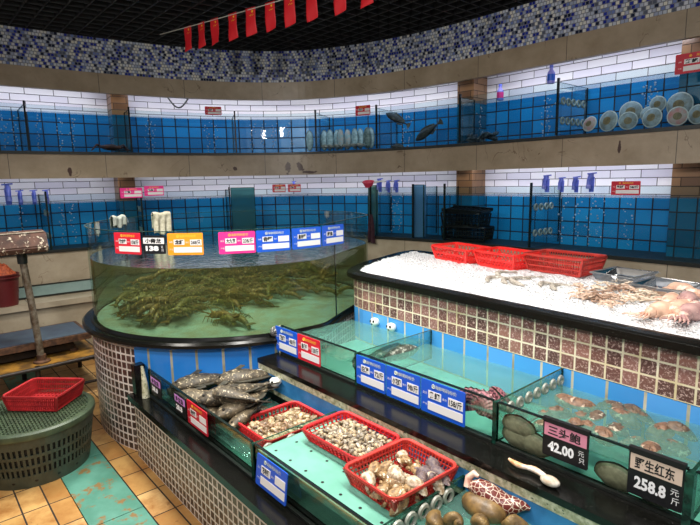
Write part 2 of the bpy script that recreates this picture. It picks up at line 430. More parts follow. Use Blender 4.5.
rust_spots(M['marble'], [(s_at(288, 1.83), 1.80, .05, .07), (s_at(301, 1.83), 1.81, .05, .06), (s_at(310, 1.76), 1.745, .12, .02), (s_at(234, 1.86), 1.80, .03, .02), (s_at(70, 1.8), 1.78, .02, .07), (s_at(619, 1.83), 1.85, .012, .09)])
mb = MB(); strip(mb, S0, S1, [(0, 0.), (0, 1.03), (-DEP+.005, 1.03), (-DEP+.005, 1.0), (-.04, 1.0), (-.04, 0)]); structure(mb.build('wall_front', M['marble_low']))
mb = MB(); strip(mb, S0, S1, [(0, 1.718), (0, 1.938), (-DEP+.005, 1.938), (-DEP+.005, 1.765), (-.03, 1.765), (-.03, 1.718)]); structure(mb.build('trim_1', M['marble']))
mb = MB(); strip(mb, S0, S1, [(0, Z_C0), (0, Z_C1), (-.05, Z_C1), (-.05, Z_C0)]); structure(mb.build('trim_2', M['marble']))
mb = MB(); strip(mb, S0, S1, [(-.006, Z_C1), (-.006, Z_CE), (-.05, Z_CE), (-.05, Z_C1)]); structure(mb.build('wall_mosaic', M['mosaic']))
mb = MB(); strip(mb, S0, S1, [(-.012, 3.01), (-.012, 3.42), (-.05, 3.42), (-.05, 3.01)]); structure(mb.build('wall_upper', M['ceil_black']))
mb = MB(); strip(mb, S0, S1, [(-.05, 2.66), (-.05, 2.70), (-DEP, 2.70), (-DEP, 2.66)]); structure(mb.build('ceiling_recess', M['marble']))
mb = MB()
for z in (1.03, 1.938): strip(mb, S0, S1, [(.012, z), (.012, z+.026), (-DEP+.01, z+.012), (-DEP+.01, z)])
structure(mb.build('trim_3', M['black_rubber']))
# bench ledge along the wall by the scale, with the dark joint lines of the wall above it
mb = MB(); sl = s_at(100, .68, .3)
strip(mb, .3, sl+1.4, [(0.005, 0), (.24, 0), (.24, .57), (.27, .57), (.27, .62), (0.005, .62)]); structure(mb.build('trim_5', M['marble_low']))
mb = MB()
for z, h in ((.735, .010), (.625, .014)): strip(mb, .3, sl+1.4, [(0, z), (.008, z), (.008, z+h), (0, z+h)])
structure(mb.build('trim_6', M['black_rubber']))
mb = MB(); strip(mb, .3, sl+1.4, [(0, .64), (.004, .64), (.004, .734), (0, .734)]); structure(mb.build('trim_7', plain('grey_blue_panel', '#8ea6a2', .3, var='#7c9490', scale=5)))
# ------------------------------------------------------------------ fish tanks in the wall
def in_pier(s): return any(a-.02 <= s <= b+.02 for a, b in piers)
def tank(s0, s1, zb, zw, zt, label, group, rings=None, glass='glass_blue', post=True):
    c = fac((s0+s1)/2, -.02, zb); t = thing('fish_tank', label, 'fish tank', c, 0, group)
    def bld(mb, n, m, smooth=None):
        o = mb.build(n, m, None, smooth=smooth); o.parent = t; o.matrix_parent_inverse = Matrix.Translation(-c); return o
    mb = MB(); strip(mb, s0+.014, s1-.013, [(-.014, zb+.013), (-.014, zt), (-.024, zt), (-.024, zb+.013)])
    for f in mb.bm.faces:
        if abs(f.calc_center_median().z-zt) < .002: f.material_index = 1
    bld(mb, 'front_glass', [M[glass], M['dark_edge']])
    mb = MB(); cuts = sorted({s0+.03, s1-.03} | {c for p in piers for c in (p[0]-.02, p[1]+.02) if s0+.03 < c < s1-.03})
    for u0, u1 in zip(cuts, cuts[1:]): strip(mb, u0, u1, [(-.03, zw), (-.255 if in_pier((u0+u1)/2) else -DEP+.012, zw)], closed=False)
    bld(mb, 'water', M['water_blue'])
    back = -.255 if in_pier(s0) else -DEP+.015
    d = fac(s0, -.022)-fac(s0, back); mid = (fac(s0, -.022)+fac(s0, back))/2
    rot = Matrix.Rotation(math.atan2(d.y, d.x), 3, 'Z')
    mb = MB(); mb.box(mid+Vector((0, 0, (zb+.02+zt)/2)), (d.length, .012, zt-zb-.02), rot, mi=0, edge=1); bld(mb, 'divider', [M[glass], M['dark_edge']])
    if post:
        mb = MB(); P = fac(s0, -.012, 0); mb.box(P+Vector((0, 0, (zb+.014+zt+.03)/2)), (.018, .016, zt+.03-zb-.014), rot); bld(mb, 'corner_post', M['dark_edge'])
    if rings:
        for zz in (zw-.09, zb+.13):
            for k in range(rings):
                q = fac(s0, -.08-k*.085, zz); u = (fac(s0+.03, 0)-fac(s0-.03, 0)).normalized()
                for sd in (1,):
                    mb = MB(); tt = d.normalized()
                    mb.tube([q+u*.010*sd+tt*.024*math.cos(a)+Vector((0, 0, .024*math.sin(a))) for a in [2*PI*i/14 for i in range(14)]], .008, 6, closed=True)
                    bld(mb, 'ring', M['grey_ring'], 60)
    return t
UPX = [(-45, 0), (27, 0), (131, 0), (236, 0), (316, 0), (376, 0), (459, 0), (556, 5), (712, 0)]
UL = ['upper fish tank at the far end of the curved wall beside the rusty scale',
      'upper fish tank with brown crab, between the far-end tank and the brown pier',
      'upper fish tank with small red price card above it, in the bend of the wall',
      'upper fish tank with pale bubble streams, next to the tank of standing clams',
      'upper fish tank packed with pale standing clams',
      'upper fish tank holding two dark fish, beside the tank of standing clams',
      'upper fish tank with dark mussel heap in its corner, under white tiles',
      'upper fish tank filled with round pale scallops']
us = [s_at(p, 2.15) for p, _ in UPX]
for i, L in enumerate(UL): tank(us[i], us[i+1], Z_UB, Z_UW, Z_UG, L, 'upper row of wall fish tanks', UPX[i][1])
LPX = [(-45, 0), (49, 3), (143, 3), (231, 0), (370, 0), (412, 0), (444, 0), (529, 4), (720, 0)]
LL = ['lower fish tank behind the rusty scale head',
      'lower fish tank between the scale and the round tank, with bluish taps',
      'lower fish tank with pink price card, behind the white towel',
      'lower fish tank with long red price card, behind the round tank',
      'narrow lower fish tank beside the hanging dark cloth',
      'narrow lower fish tank with pale glass end, above the ice table corner',
      'lower fish tank containing stacked black crates',
      'lower fish tank with bubble columns above the red baskets on ice']
ls = [s_at(p, 1.3) for p, _ in LPX]
for i, L in enumerate(LL): tank(ls[i], ls[i+1], Z_LB, Z_LW, Z_LG, L, 'lower row of wall fish tanks', LPX[i][1])
# strip lights tucked behind the cornice and under the shelf
def tube_light(px0, px1, z, off, watts, col, name):
    a, b = s_at(px0, z, off), s_at(px1, z, off); n = max(1, round((b-a)/1.1))
    for i in range(n):
        s0, s1 = a+(b-a)*i/n, a+(b-a)*(i+1)/n; p0, p1 = fac(s0, off, z), fac(s1, off, z)
        ld = bpy.data.lights.new(name, 'AREA'); ld.shape = 'RECTANGLE'; ld.size = (p1-p0).length; ld.size_y = .03; ld.energy = watts*(p1-p0).length; ld.color = col
        o = bpy.data.objects.new(name, ld); COL.objects.link(o); d = (p1-p0).normalized(); nrm = Vector((d.y, -d.x, 0))
        zax = (Vector((0, 0, 1))+nrm*.55).normalized(); y = zax.cross(d)
        o.matrix_world = Matrix(((d.x, y.x, zax.x, (p0.x+p1.x)/2), (d.y, y.y, zax.y, (p0.y+p1.y)/2), (d.z, y.z, zax.z, z), (0, 0, 0, 1)))
CW = (.86, .88, 1.)
for a, b in ((-40, 104), (131, 440), (480, 684)): tube_light(a, b, 2.60, -.16, W_UP, CW, 'strip_light')
for a, b, w in ((-40, 118, .5), (150, 440, .6), (470, 662, 1.)): tube_light(a, b, 1.752, -.2, W_LO*w, CW, 'strip_light')
# ------------------------------------------------------------------ the round tank on its tiled drum
DX, DY = -3.56, 1.93
R_T, R_RIM, R_G = 1.035, 1.09, 1.015
Z_R0, Z_R1, Z_GT, Z_DW = .70, .74, 1.378, 1.165
drum = thing('round_tank', 'big round glass tank of murky green water on a dark tiled drum', 'fish tank', (DX, DY, 0))
A_B0, A_B1 = math.radians(-66), math.radians(-12)
mb = MB(); mb.lathe([(R_T, 0), (R_T, Z_R0)], 96, A_B1, 2*PI+A_B0); mb.lathe([(R_T, 0), (R_T, .42)], 24, A_B0, A_B1); mb.build('tiled_wall', M['drum_tile'], drum, smooth=60)
mb = MB(); mb.lathe([(R_T+.001, .42), (R_T+.001, Z_R0)], 28, A_B0, A_B1, mi=0); mb.build('blue_tile_band', tiles('blue_glazed_band', .155, .6, .008, ['#2f86dc', '#3a92e4', '#2a7cd0'], '#b9b49c', .25, 0., dirt='#6f705c'), drum, smooth=60)
mb = MB(); mb.lathe([(.9, Z_R0), (R_RIM-.012, Z_R0), (R_RIM, Z_R0+.01), (R_RIM, Z_R1-.012), (R_RIM-.014, Z_R1), (R_G+.022, Z_R1), (R_G+.016, Z_R1+.016), (R_G+.004, Z_R1+.016), (R_G-.03, Z_R1-.006), (.9, Z_R1-.006)], 96, closed=True)
mb.build('granite_rim', M['black_granite'], drum, smooth=40)
mb = MB(); mb.lathe([(0, Z_R1), (R_G-.01, Z_R1)], 64); mb.build('tank_floor', plain('turquoise_tank_floor', '#a9d2ca', .45, var='#9fb09a', scale=7), drum)
SEAM = math.radians(13)
mb = MB(); mb.lathe([(R_G, Z_R1+.012), (R_G, Z_GT)], 96, mi=0); mb.build('glass_wall', [M['glass']], drum, smooth=60)
mb = MB(); mb.lathe([(R_G-.006, Z_GT), (R_G+.006, Z_GT), (R_G+.006, Z_GT+.004), (R_G-.006, Z_GT+.004)], 96, closed=True); mb.build('glass_rim', M['glass_edge'], drum, smooth=40)
mb = MB(); mb.lathe([(R_G+.003, Z_R1+.015), (R_G+.012, Z_R1+.015), (R_G+.012, Z_GT), (R_G+.003, Z_GT)], 1, SEAM-.007, SEAM+.007, closed=True); mb.build('seam', M['dark_edge'], drum)
mb = MB(); mb.lathe([(0, Z_DW), (R_G-.012, Z_DW)], 64); mb.build('water_surface', clear('drum_water_top', '#d2dccb', 1.33, .04, 1.0, .3, 14., murk=('#93aa9c', .42)), drum)
mb = MB(); mb.lathe([(R_G-.012, Z_R1+.004), (R_G-.012, Z_DW)], 96); mb.build('water_side', clear('drum_water', '#d9dac6', 1.33, .05, .3, murk=('#706c48', .30)), drum, smooth=60)
# the tank is flattened where the ice table meets it
for ch in drum.children:
    for v in ch.data.vertices:
        r = math.hypot(v.co.x, v.co.y)
        if r < .5: continue
        a = math.atan2(v.co.y, v.co.x)-math.radians(27)
        if abs(a) < math.radians(24):
            cr = R_G*math.cos(math.radians(24))/math.cos(a)
            k = 1-(R_G-cr)/r if r <= R_G else (cr+(r-R_G)*(.05+.95*(abs(a)/math.radians(24))**2))/r
            v.co.x *= k; v.co.y *= k
# ------------------------------------------------------------------ ice table
TZ0, TZ1, TY, TYB = 1.018, 1.048, 2.12, 3.30
def TYF(x): return 2.172-.0576*(x+2.43)
def outline(pts, n=8):
    """Catmull-Rom through plan points"""
    out = []; m = len(pts)
    for i in range(m-1):
        P = [Vector((*pts[max(0, min(m-1, i+k))], 0)) for k in (-1, 0, 1, 2)]
        for k in range(n): v = _cr(*P, k/n); out.append((v.x, v.y))
    out.append(pts[-1]); return out
left = outline([(-2.97, TYB), (-2.97, 3.1), (-2.88, 2.80), (-2.82, 2.60), (-2.74, 2.42), (-2.66, 2.29), (-2.585, 2.215), (-2.45, TYF(-2.45))], 6)
TX1 = .35
ice_t = thing('ice_table', 'long ice display table faced with red brown granite tiles', 'display table', (-1.2, 3., 0))
def local(mb, name, m, root, smooth=None):
    bmesh.ops.translate(mb.bm, verts=mb.bm.verts, vec=-Vector(root.location)); return mb.build(name, m, root, smooth=smooth)
def inset(pts, d):
    out = []; n = len(pts)
    for i in range(n):
        a, b, c = Vector(pts[i-1]), Vector(pts[i]), Vector(pts[(i+1) % n])
        e1, e2 = (b-a).normalized(), (c-b).normalized(); n1, n2 = Vector((-e1.y, e1.x)), Vector((-e2.y, e2.x))
        k = (n1+n2); k = k/max(.3, k.dot(n1)) if k.length > 1e-6 else n1
        out.append(tuple(b+k*d))
    return out
full = left+[(TX1, TYF(TX1)), (TX1, TYB)]
body = inset(full, .045)
mb = MB(); mb.poly(body, .816, TZ0, 0); local(mb, 'granite_face', M['granite_tile'], ice_t)
mb = MB(); mb.poly(body, .30, .813, 0); local(mb, 'blue_face', M['blue_glaze'], ice_t)
mb = MB(); mb.poly(inset(full, .10), 0., .30, 0); local(mb, 'plinth', M['black'], ice_t)
inn = inset(full, .085)
mb = MB()
def ring(mb, o, i, z0, z1, mi=None):
    n = len(o); O0 = [mb.bm.verts.new((x, y, z0)) for x, y in o]; O1 = [mb.bm.verts.new((x, y, z1)) for x, y in o]
    O2 = [mb.bm.verts.new((x, y, z1+.006)) for x, y in inset(o, .012)]
    I1 = [mb.bm.verts.new((x, y, z1+.006)) for x, y in i]; I0 = [mb.bm.verts.new((x, y, z0)) for x, y in i]
    for k in range(n):
        j = (k+1) % n
        for A, B in ((O0, O1), (O1, O2), (O2, I1), (I1, I0), (I0, O0)): mb.face([A[k], A[j], B[j], B[k]], mi=mi)
ring(mb, full, inn, TZ0, TZ1); local(mb, 'granite_edge', M['black_granite'], ice_t, 30)
# crushed ice: a mounded, lumpy bed inside the granite edge
def in_poly(x, y, P):
    c = False; j = len(P)-1
    for i in range(len(P)):
        if (P[i][1] > y) != (P[j][1] > y) and x < (P[j][0]-P[i][0])*(y-P[i][1])/(P[j][1]-P[i][1])+P[i][0]: c = not c
        j = i
    return c
def ice_h(x, y):
    e = min(1., max(0., (y-(TYF(x)+.085))/.14)); e = e*e*(3-2*e)
    return TZ1-.004+e*(.012+.012*noise.noise(Vector((x*2.1, y*2.1, 3)))+.012*noise.noise(Vector((x*7, y*7, 1))))
mb = MB(); vsd = {}; st = .016; nx = int((TX1+3.3)/st); ny = int((TYB-TY+.12)/st)
icep = inset(full, .084)
for i in range(nx+1):
    for j in range(ny+1):
        x, y = -3.3+i*st, TY-.12+j*st
        if in_poly(x, y, icep):
            k = .009*(noise.noise(Vector((x*38, y*38, 0)))+.7*noise.noise(Vector((x*90, y*90, 5))))
            vsd[i, j] = mb.bm.verts.new((x+RN.uniform(-.004, .004), y+RN.uniform(-.004, .004), ice_h(x, y)+k))
for (i, j), v in list(vsd.items()):
    if (i+1, j) in vsd and (i, j+1) in vsd and (i+1, j+1) in vsd: mb.face([v, vsd[i+1, j], vsd[i+1, j+1], vsd[i, j+1]])
t = NT('crushed_ice'); tc = t.n('ShaderNodeTexCoord').outputs['Object']
vr = t.n('ShaderNodeTexVoronoi', Vector=tc, Scale=85.); nz = t.n('ShaderNodeTexNoise', Vector=tc, Scale=60., Detail=3.)
hh = t.math('ADD', vr.outputs[0], nz.outputs[0])
b = bsdf(t, t.mix(hh, lin('#cfd6dc'), lin('#fafafb')), .35, 0., t.n('ShaderNodeBump', Strength=1., Distance=.016, Height=hh).outputs[0])
M['ice'] = t.m
o = mb.build('crushed_ice', M['ice'], smooth=180, weld=False); tag(o, 'bed of white crushed ice filling the top of the tiled table', 'ice', kind='stuff')
mb = MB(); mb.poly(inset(full, .088), TZ0-.01, TZ1-.03); local(mb, 'tray', M['white_plastic'], ice_t)
# ------------------------------------------------------------------ middle counter: ledge, three glass troughs of shallow water
LZ, GZ, GY, LY = .65, .816, 1.62, 1.47
X0, X1 = -2.525, .35
mid = thing('display_counter', 'middle counter with a wet black granite ledge, blue band below', 'counter', (-1.1, 1.9, 0))
mb = MB(); mb.box(((X0+.35)/2, 1.56, LZ-.0125), (X1-X0, .185, .025)); local(mb, 'granite_ledge', M['black_granite'], mid)
mb = MB(); mb.box(((X0+.35)/2, LY+.012, LZ-.043), (X1-X0, .02, .036)); local(mb, 'cream_band', M['seal_line'], mid)
mb = MB(); mb.box(((X0+.35)/2, LY+.016, LZ-.105), (X1-X0, .02, .088)); local(mb, 'blue_band', M['blue_paint'], mid)
mb = MB(); mb.box(((X0+.35)/2, LY+.016, LZ-.163), (X1-X0, .018, .026)); local(mb, 'seal_band', M['seal_line'], mid)
mb = MB(); mb.poly([(X0, 1.48), (X1, 1.48), (X1, TYF(X1)+.035), (X0, TYF(X0)+.035)], .03, .49); local(mb, 'base', M['black'], mid)
mb = MB(); mb.poly([(X0+.02, 1.655), (X1-.02, 1.655), (X1-.02, TYF(X1)+.04), (X0+.02, TYF(X0)+.04)], .58, .60); local(mb, 'trough_floor', M['turq'], mid)
def glass_box(mb, a, b, z0, z1, th=.010, mi=0, edge=1):
    a, b = Vector((*a, 0)), Vector((*b, 0)); d = b-a
    mb.box((a+b)/2+Vector((0, 0, (z0+z1)/2)), (d.length, th, z1-z0), Matrix.Rotation(math.atan2(d.y, d.x), 3, 'Z'), mi=mi, edge=edge)
GM = [M['glass'], M['glass_edge']]
def trough(name, label, x0, x1, y0, y1, zb, zt, zw, divider=True, group=None, wname='water', endpost=False, wy0=None, wmat='water', slant=0.):
    t = thing(name, label, 'glass trough', ((x0+x1)/2, y0, zb), 0, group)
    mb = MB(); glass_box(mb, (x0+.008, y0), (x1-.008, y0), zb+.001, zt); local(mb, 'front_glass', GM, t)
    mb = MB(); mb.box(((x0+x1)/2, y0, zt+.002), (x1-x0-.02, .012, .005)); local(mb, 'top_edge', M['dark_edge'], t)
    mb = MB(); mb.box(((x0+x1)/2, y0-.006, zb+.006), (x1-x0-.02, .014, .010)); local(mb, 'silicone_seal', M['black_rubber'], t)
    if divider:
        mb = MB(); glass_box(mb, (x1, y0-.004), (x1+slant, y1), zb+.001, zt); local(mb, 'divider_glass', GM, t)
        mb = MB(); mb.box((x1, y0-.002, (zb+zt)/2+.001), (.016, .018, zt-zb)); local(mb, 'corner_strip', M['glass_edge'], t)
    if zw:
        mb = MB(); x = x0+.012
        mb.grid(lambda u, v: (x0+.012+(x1-x0-.024)*u, (wy0 or y0)+.012+(y1-(wy0 or y0)-.02)*v, zw+.004*noise.noise(Vector((u*9*(x1-x0), v*7, x0)))+.003*noise.noise(Vector((u*25*(x1-x0), v*20, x0)))), 40, 30)
        local(mb, wname, M[wmat], t, 180)
    return t
xa, xb = -1.83, -1.045
g2 = 'glass troughs on the middle counter'
trA = trough('water_trough', 'middle counter trough of clear turquoise water with a blue and a red sign', X0+.02, xa, GY, TYF(xa)+.038, LZ, GZ, .75, True, g2)
trB = trough('water_trough', 'middle counter trough carrying three blue price signs on its glass', xa, xb, GY, TYF(xb)+.038, LZ, GZ, .75, True, g2)
trC = trough('water_trough', 'middle counter trough of abalone with two black price boards', xb, -.40, GY, TYF(-.40)+.038, LZ, GZ, .755, True, g2)
trD = trough('water_trough', 'middle counter trough past the thick glass post, cut by the picture edge', -.40, X1, GY, TYF(X1)+.038, LZ, GZ, .755, False, g2)
mb = MB(); mb.box((-.40, GY-.012, (LZ+GZ)/2), (.022, .03, GZ-LZ)); local(mb, 'end_post', M['glass_edge'], trC)
mb = MB(); mb.box((X0+.022, GY, (LZ+GZ)/2), (.02, .02, GZ-LZ)); local(mb, 'corner_strip', M['seal_line'], trA)
# ------------------------------------------------------------------ front counter
FZ, FGZ, FGY, FY = .40, .565, 1.02, .925
FX0 = -3.12
low = thing('display_counter', 'low front counter faced with small brown tiles under a black ledge', 'counter', (-1.4, 1.2, 0))
mb = MB(); mb.box(((FX0+.35)/2, .965, .18), (X1-FX0, .03, .36)); local(mb, 'tiled_face', M['front_tile'], low)
mb = MB(); mb.poly([(-3.14, .9225), (X1, .9225), (X1, 1.0575), (-2.995, 1.0575), (-3.07, 1.008), (-3.14, .972)], FZ-.036, FZ); local(mb, 'granite_ledge', M['black_granite'], low)
mb = MB(); mb.poly([(-2.99, 1.06), (X1, 1.06), (X1, LY), (-2.58, LY), (-2.65, 1.40), (-2.83, 1.18)], .36, .398, 0); local(mb, 'trough_floor', M['turq'], low)
mb = MB(); mb.box((-3.06, .972, .50), (.055, .06, .20)); local(mb, 'granite_post', M['black_granite'], low)
mb = MB(); mb.tube([(-3.012, .99, FZ), (-3.018, .99, .48), (-3.025, .985, .59)], [.024, .018, .008], 8); local(mb, 'sealant', M['seal_line'], low, 60)
fa, fb = -1.82, -1.075
g1 = 'glass troughs on the low front counter'
ftA = trough('water_trough', 'front counter trough heaped with dark mottled fish', -3.03, fa, FGY, LY, FZ, FGZ, None, True, g1)
mb = MB(); mb.poly([(-2.98, 1.04), (fa-.01, 1.04), (fa-.01, LY-.01), (-2.59, LY-.01), (-2.66, 1.39), (-2.82, 1.19)], .445, .446); local(mb, 'water', M['water'], ftA)
ftB = trough('water_trough', 'front counter trough holding red baskets of whelks and clams', fa, fb, FGY, LY, FZ, FGZ, None, True, g1)
ftC = trough('water_trough', 'front counter trough at the bottom edge, with brown shells', fb, X1, FGY, LY, FZ, FGZ, .515, False, g1)
# perforated board in the basket trough
mb = MB(); bz = .538; w, d = fb-fa-.03, LY-FGY-.03
board_x0, board_y0 = fa+.015, FGY+.012
mb.box((board_x0+w/2, board_y0+d/2, bz-.006), (w, d, .012)); local(mb, 'board', M['turq2'], ftB)
for i in range(7):
    for j in range(4):
        mb = MB(); c = (board_x0+.06+i*.105, board_y0+.05+j*.105, bz+.0006)
        mb.lathe([(0, 0), (.0065, 0)], 10, c=c); local(mb, 'drain_hole', M['black'], ftB)
# rows of pale ring fittings along the glass dividers
def rings(par, x, ys, zs, r=.020, n='ring'):
    for y, z in zip(ys, zs):
        mb = MB(); mb.lathe([(r, 0), (r+.006, .004), (r+.004, .012), (r-.006, .014), (r-.009, .006), (r-.006, 0)], 18, closed=True)
        bmesh.ops.rotate(mb.bm, verts=mb.bm.verts, matrix=Matrix.Rotation(PI/2, 3, 'Y'))
        o = mb.build(n, M['grey_ring'], par, smooth=40); o.location = Vector((x, y, z))-Vector(par.location)
rings(trB, xb+.007, [1.70, 1.765, 1.83, 1.895, 1.96, 2.025, 2.09], [.772]*7)
rings(trB, xb+.007, [1.68, 1.74, 1.80], [.715]*3)
rings(ftB, fb+.007, [1.10, 1.165, 1.23, 1.295, 1.36], [.535]*5, .024)
rings(ftA, fa+.007, [1.08, 1.20], [.52, .52], .022)
# ------------------------------------------------------------------ price signs
def sign_board(t, w, h, mat, th=.004):
    mb = MB(); r = .006; n = 5
    o = []
    for cx_, cz_, a in ((w/2-r, h/2-r, 0), (-w/2+r, h/2-r, 90), (-w/2+r, -h/2+r, 180), (w/2-r, -h/2+r, 270)):
        for k in range(n): b = math.radians(a+90*k/(n-1)); o.append((cx_+r*math.cos(b), cz_+r*math.sin(b)))
    mb.poly(o, 0, th); bmesh.ops.rotate(mb.bm, verts=mb.bm.verts, matrix=Matrix.Rotation(PI/2, 3, 'X'))
    bmesh.ops.translate(mb.bm, verts=mb.bm.verts, vec=(0, th, 0)); return mb.build('board', mat, t)
def slot(t, x, z, w, h, n, mat='paper', y=-.0008):
    mb = MB(); mb.box((x, y, z), (w, .0014, h)); return mb.build(n, M[mat], t)
def price_sign(label, loc, rotz, col, name, price, title='yellow_ink', w=.205, h=.125, group=None, tilt=0.):
    """printed card: title line, name and price slips, a long blank slip"""
    t = thing('price_sign', label, 'sign', loc, rotz, group); t.rotation_euler = (tilt, 0, rotz)
    sign_board(t, w, h, M[col])
    text_mesh('title_lettering', '海鲜明码标价', h*.13, M[title], t, w*.08, h*.36)
    mb = MB(); mb.tube([(-w*.20+h*.055*math.cos(a), -.0012, h*.36+h*.055*math.sin(a)) for a in [2*PI*i/12 for i in range(12)]], h*.010, 4, closed=True); mb.box((-w*.20, -.0012, h*.36), (h*.05, .001, h*.03)); mb.build('emblem', M[title], t)
    text_mesh('side_lettering', '品名', h*.085, M['paper'], t, -w*.40, h*.10); text_mesh('side_lettering', '产地', h*.085, M['paper'], t, -w*.40, -h*.24)
    text_mesh('side_lettering', '单价', h*.085, M['paper'], t, w*.06, h*.08)
    slot(t, -w*.17, h*.09, w*.30, h*.24, 'name_slip'); slot(t, w*.30, h*.07, w*.32, h*.26, 'price_slip'); slot(t, w*.065, -h*.26, w*.79, h*.25, 'blank_slip')
    if name: text_mesh('name_lettering', name, h*.20, M['ink'], t, -w*.17, h*.09, -.002, width=w*.25, bold=.0012)
    if price: text_mesh('price_lettering', price, h*.22, M['ink'], t, w*.30, h*.07, -.002, width=w*.28, bold=.001)
    return t
def chalk_sign(label, loc, rotz, strip_mat, name, price, unit, w=.16, h=.12, ink='ink', tilt=0., cap=True, ps=.34):
    """black board with a coloured name strip on top and a chalked price"""
    t = thing('price_board', label, 'sign', loc, rotz); t.rotation_euler = (tilt, 0, rotz)
    sign_board(t, w, h, M['s_black'], .005)
    slot(t, 0, h*.22, w*.93, h*.33, 'name_strip', strip_mat)
    text_mesh('name_lettering', name, h*.26, M[ink], t, -w*.02, h*.22, -.002, width=w*.72, bold=.001)
    text_mesh('price_lettering', price, h*ps, M['chalk'], t, -w*.08, -h*.2, -.002, width=w*.58, bold=.002)
    if unit:
        text_mesh('unit_lettering', unit[0], h*.16, M['chalk'], t, w*.36, -h*.12, -.002); text_mesh('unit_lettering', unit[1], h*.16, M['chalk'], t, w*.38, -h*.30, -.002)
    if cap:
        mb = MB(); mb.box((0, .004, h*.47), (w*1.02, .016, h*.10)); mb.build('clip_rail', M['s_black'], t)
    return t
def drum_sign(px, z, rr):
    """place on the round glass where the sight line through px meets it"""
    d = ray(px, 240); d2 = Vector((d.x, d.y)).normalized(); c = Vector((DX, DY)); b = d2.dot(c); k = b-math.sqrt(max(0, b*b-(c.length_squared-rr*rr)))
    p = d2*k; a = math.atan2(p.y-DY, p.x-DX); return (p.x, p.y, z), a+PI/2
Zs = Z_GT-.068
RS = R_G+.014
for px, col, nm, pr, lab in ((127, 's_red', '珍宝蟹', '158/斤', 'red price card on the round tank, beside the small black price board'),
                             (185, 's_orange', '龙虾', '268/只', 'orange price card hanging on the rim of the round tank'),
                             (237, 's_pink', '大九节', '238/斤', 'magenta price card hanging on the rim of the round tank'),
                             (273.5, 's_blue', '青蟹', '', 'blue price card on the round tank, next to the magenta card'),
                             (307, 's_blue', '皇帝蟹', '', 'blue price card on the round tank, middle of its three blue cards'),
                             (333.5, 's_blue', '鲍鱼', '', 'blue price card at the vertical glass seam of the round tank')):
    (x, y, z), rz = drum_sign(px, Zs, RS)
    price_sign(lab, (x, y, z), rz, col, nm, pr, 'pale_ink' if col == 's_blue' else 'yellow_ink', w=.195 if px > 320 else .205, h=.125)
(x, y, z), rz = drum_sign(153.5, Zs-.004, RS)
chalk_sign('small black price board reading 138, on the round tank between red and orange cards', (x, y, z), rz, 'paper', '小青龙', '138', ('元', '只'), .145, .105, cap=False)
def on_front(px0, px1, y0, y1, Y):
    a, b = onY(px0, y0, Y), onY(px1, y1, Y); return (a+b)/2, abs(b.x-a.x)
YS = GY-.010
for px0, px1, y0, y1, col, nm, pr, lab in ((276, 297.5, 321, 331, 's_blue', '花螺', '48/斤', 'blue price card on the middle trough beside the red one'),
        (298, 320.5, 331, 341, 's_red', '象拔蚌', '128/斤', 'red price card on the middle trough in front of clear turquoise water'),
        (357, 386, 351, 364, 's_blue', '白鳝', '72/斤', 'blue price card, first of three on the middle trough, beside the glass joint'),
        (387, 421, 364, 379.5, 's_blue', '小花螺', '98/斤', 'blue price card reading 98, between two blue cards'),
        (422, 466, 380, 397, 's_blue', '角螺', '158/斤', 'blue price card reading 158, beside the purple clams')):
    c, w = on_front(px0, px1, y0, y1, YS)
    price_sign(lab, (c.x, YS-.006, GZ-.075), 0, col, nm, pr, 'yellow_ink' if col == 's_red' else 'pale_ink', w=w, h=.145)
c, w = on_front(544.5, 590, 424, 440, YS)
chalk_sign('black price board with pink strip, chalked 42.00', (c.x, YS-.008, GZ-.052), 0, 's_rose', '三头鲍', '42.00', ('元', '只'), w, .135)
c, w = on_front(630, 686, 456, 474, YS)
chalk_sign('black price board with sand strip, chalked 258.8', (c.x, YS-.008, GZ-.058), 0, 's_sand', '野生红东', '258.8', ('元', '斤'), w, .15)
YF = FGY-.010
for px0, px1, y0, y1, lab, pr in ((150.5, 161, 367, 375, 'small black price board with lilac strip, beside the black granite post', '38.8'),
                                  (174.5, 186, 385, 395, 'small black price board with lilac strip, touching the red card', '28.8')):
    c, w = on_front(px0, px1, y0, y1, YF); chalk_sign(lab, (c.x, YF-.006, FGZ-.060), 0, 's_lilac', '多宝鱼', pr, None, w*.96, .11, cap=False)
c, w = on_front(187, 207.5, 394, 408, YF)
price_sign('red price card on the front trough of dark fish', (c.x, YF-.006, FGZ-.062), 0, 's_crimson', '老虎斑', '', w=w*.97, h=.125)
c, w = on_front(258.5, 289.5, 450, 469, YF)
price_sign('blue price card hanging askew on the low front glass', (c.x, YF-.016, FGZ-.075), 0, 's_blue', '花甲螺', '', 'pale_ink', w=w*.97, h=.13, tilt=-.12)
# cards on the wall tanks
def wall_sign(px, z, off, col, nm, pr, lab, w=.2, h=.12):
    s = s_at(px, z, off); P = fac(s, off, z); price_sign(lab, P, frot(s), col, nm, pr, w=w, h=h)
wall_sign(213, 2.40, .0, 's_crimson', '石斑', '', 'red price card above the upper tank in the bend of the wall', .17, .085)
wall_sign(363, 2.36, .0, 's_crimson', '扇贝', '', 'red price card over the upper tank of standing clams', .17, .10)
wall_sign(700, 2.36, .004, 's_crimson', '鲜鲍', '18/只', 'big red price card over the upper tank of round scallops', .29, .125)
wall_sign(131.5, 1.565, .0, 's_pink', '鲈鱼', '', 'magenta price card on the lower wall tank in front of the brown pier', .21, .10)
wall_sign(154.5, 1.58, .0, 's_pink', '桂鱼', '', 'magenta price card on the lower wall tank above the white towel', .19, .10)
wall_sign(279, 1.575, .0, 's_crimson', '黄骨鱼', '', 'red price card on the lower wall tank, joined to another red one', .145, .085)
wall_sign(294.5, 1.575, .0, 's_crimson', '鲫鱼', '', 'red price card on the lower wall tank, below the small blue tap', .145, .085)
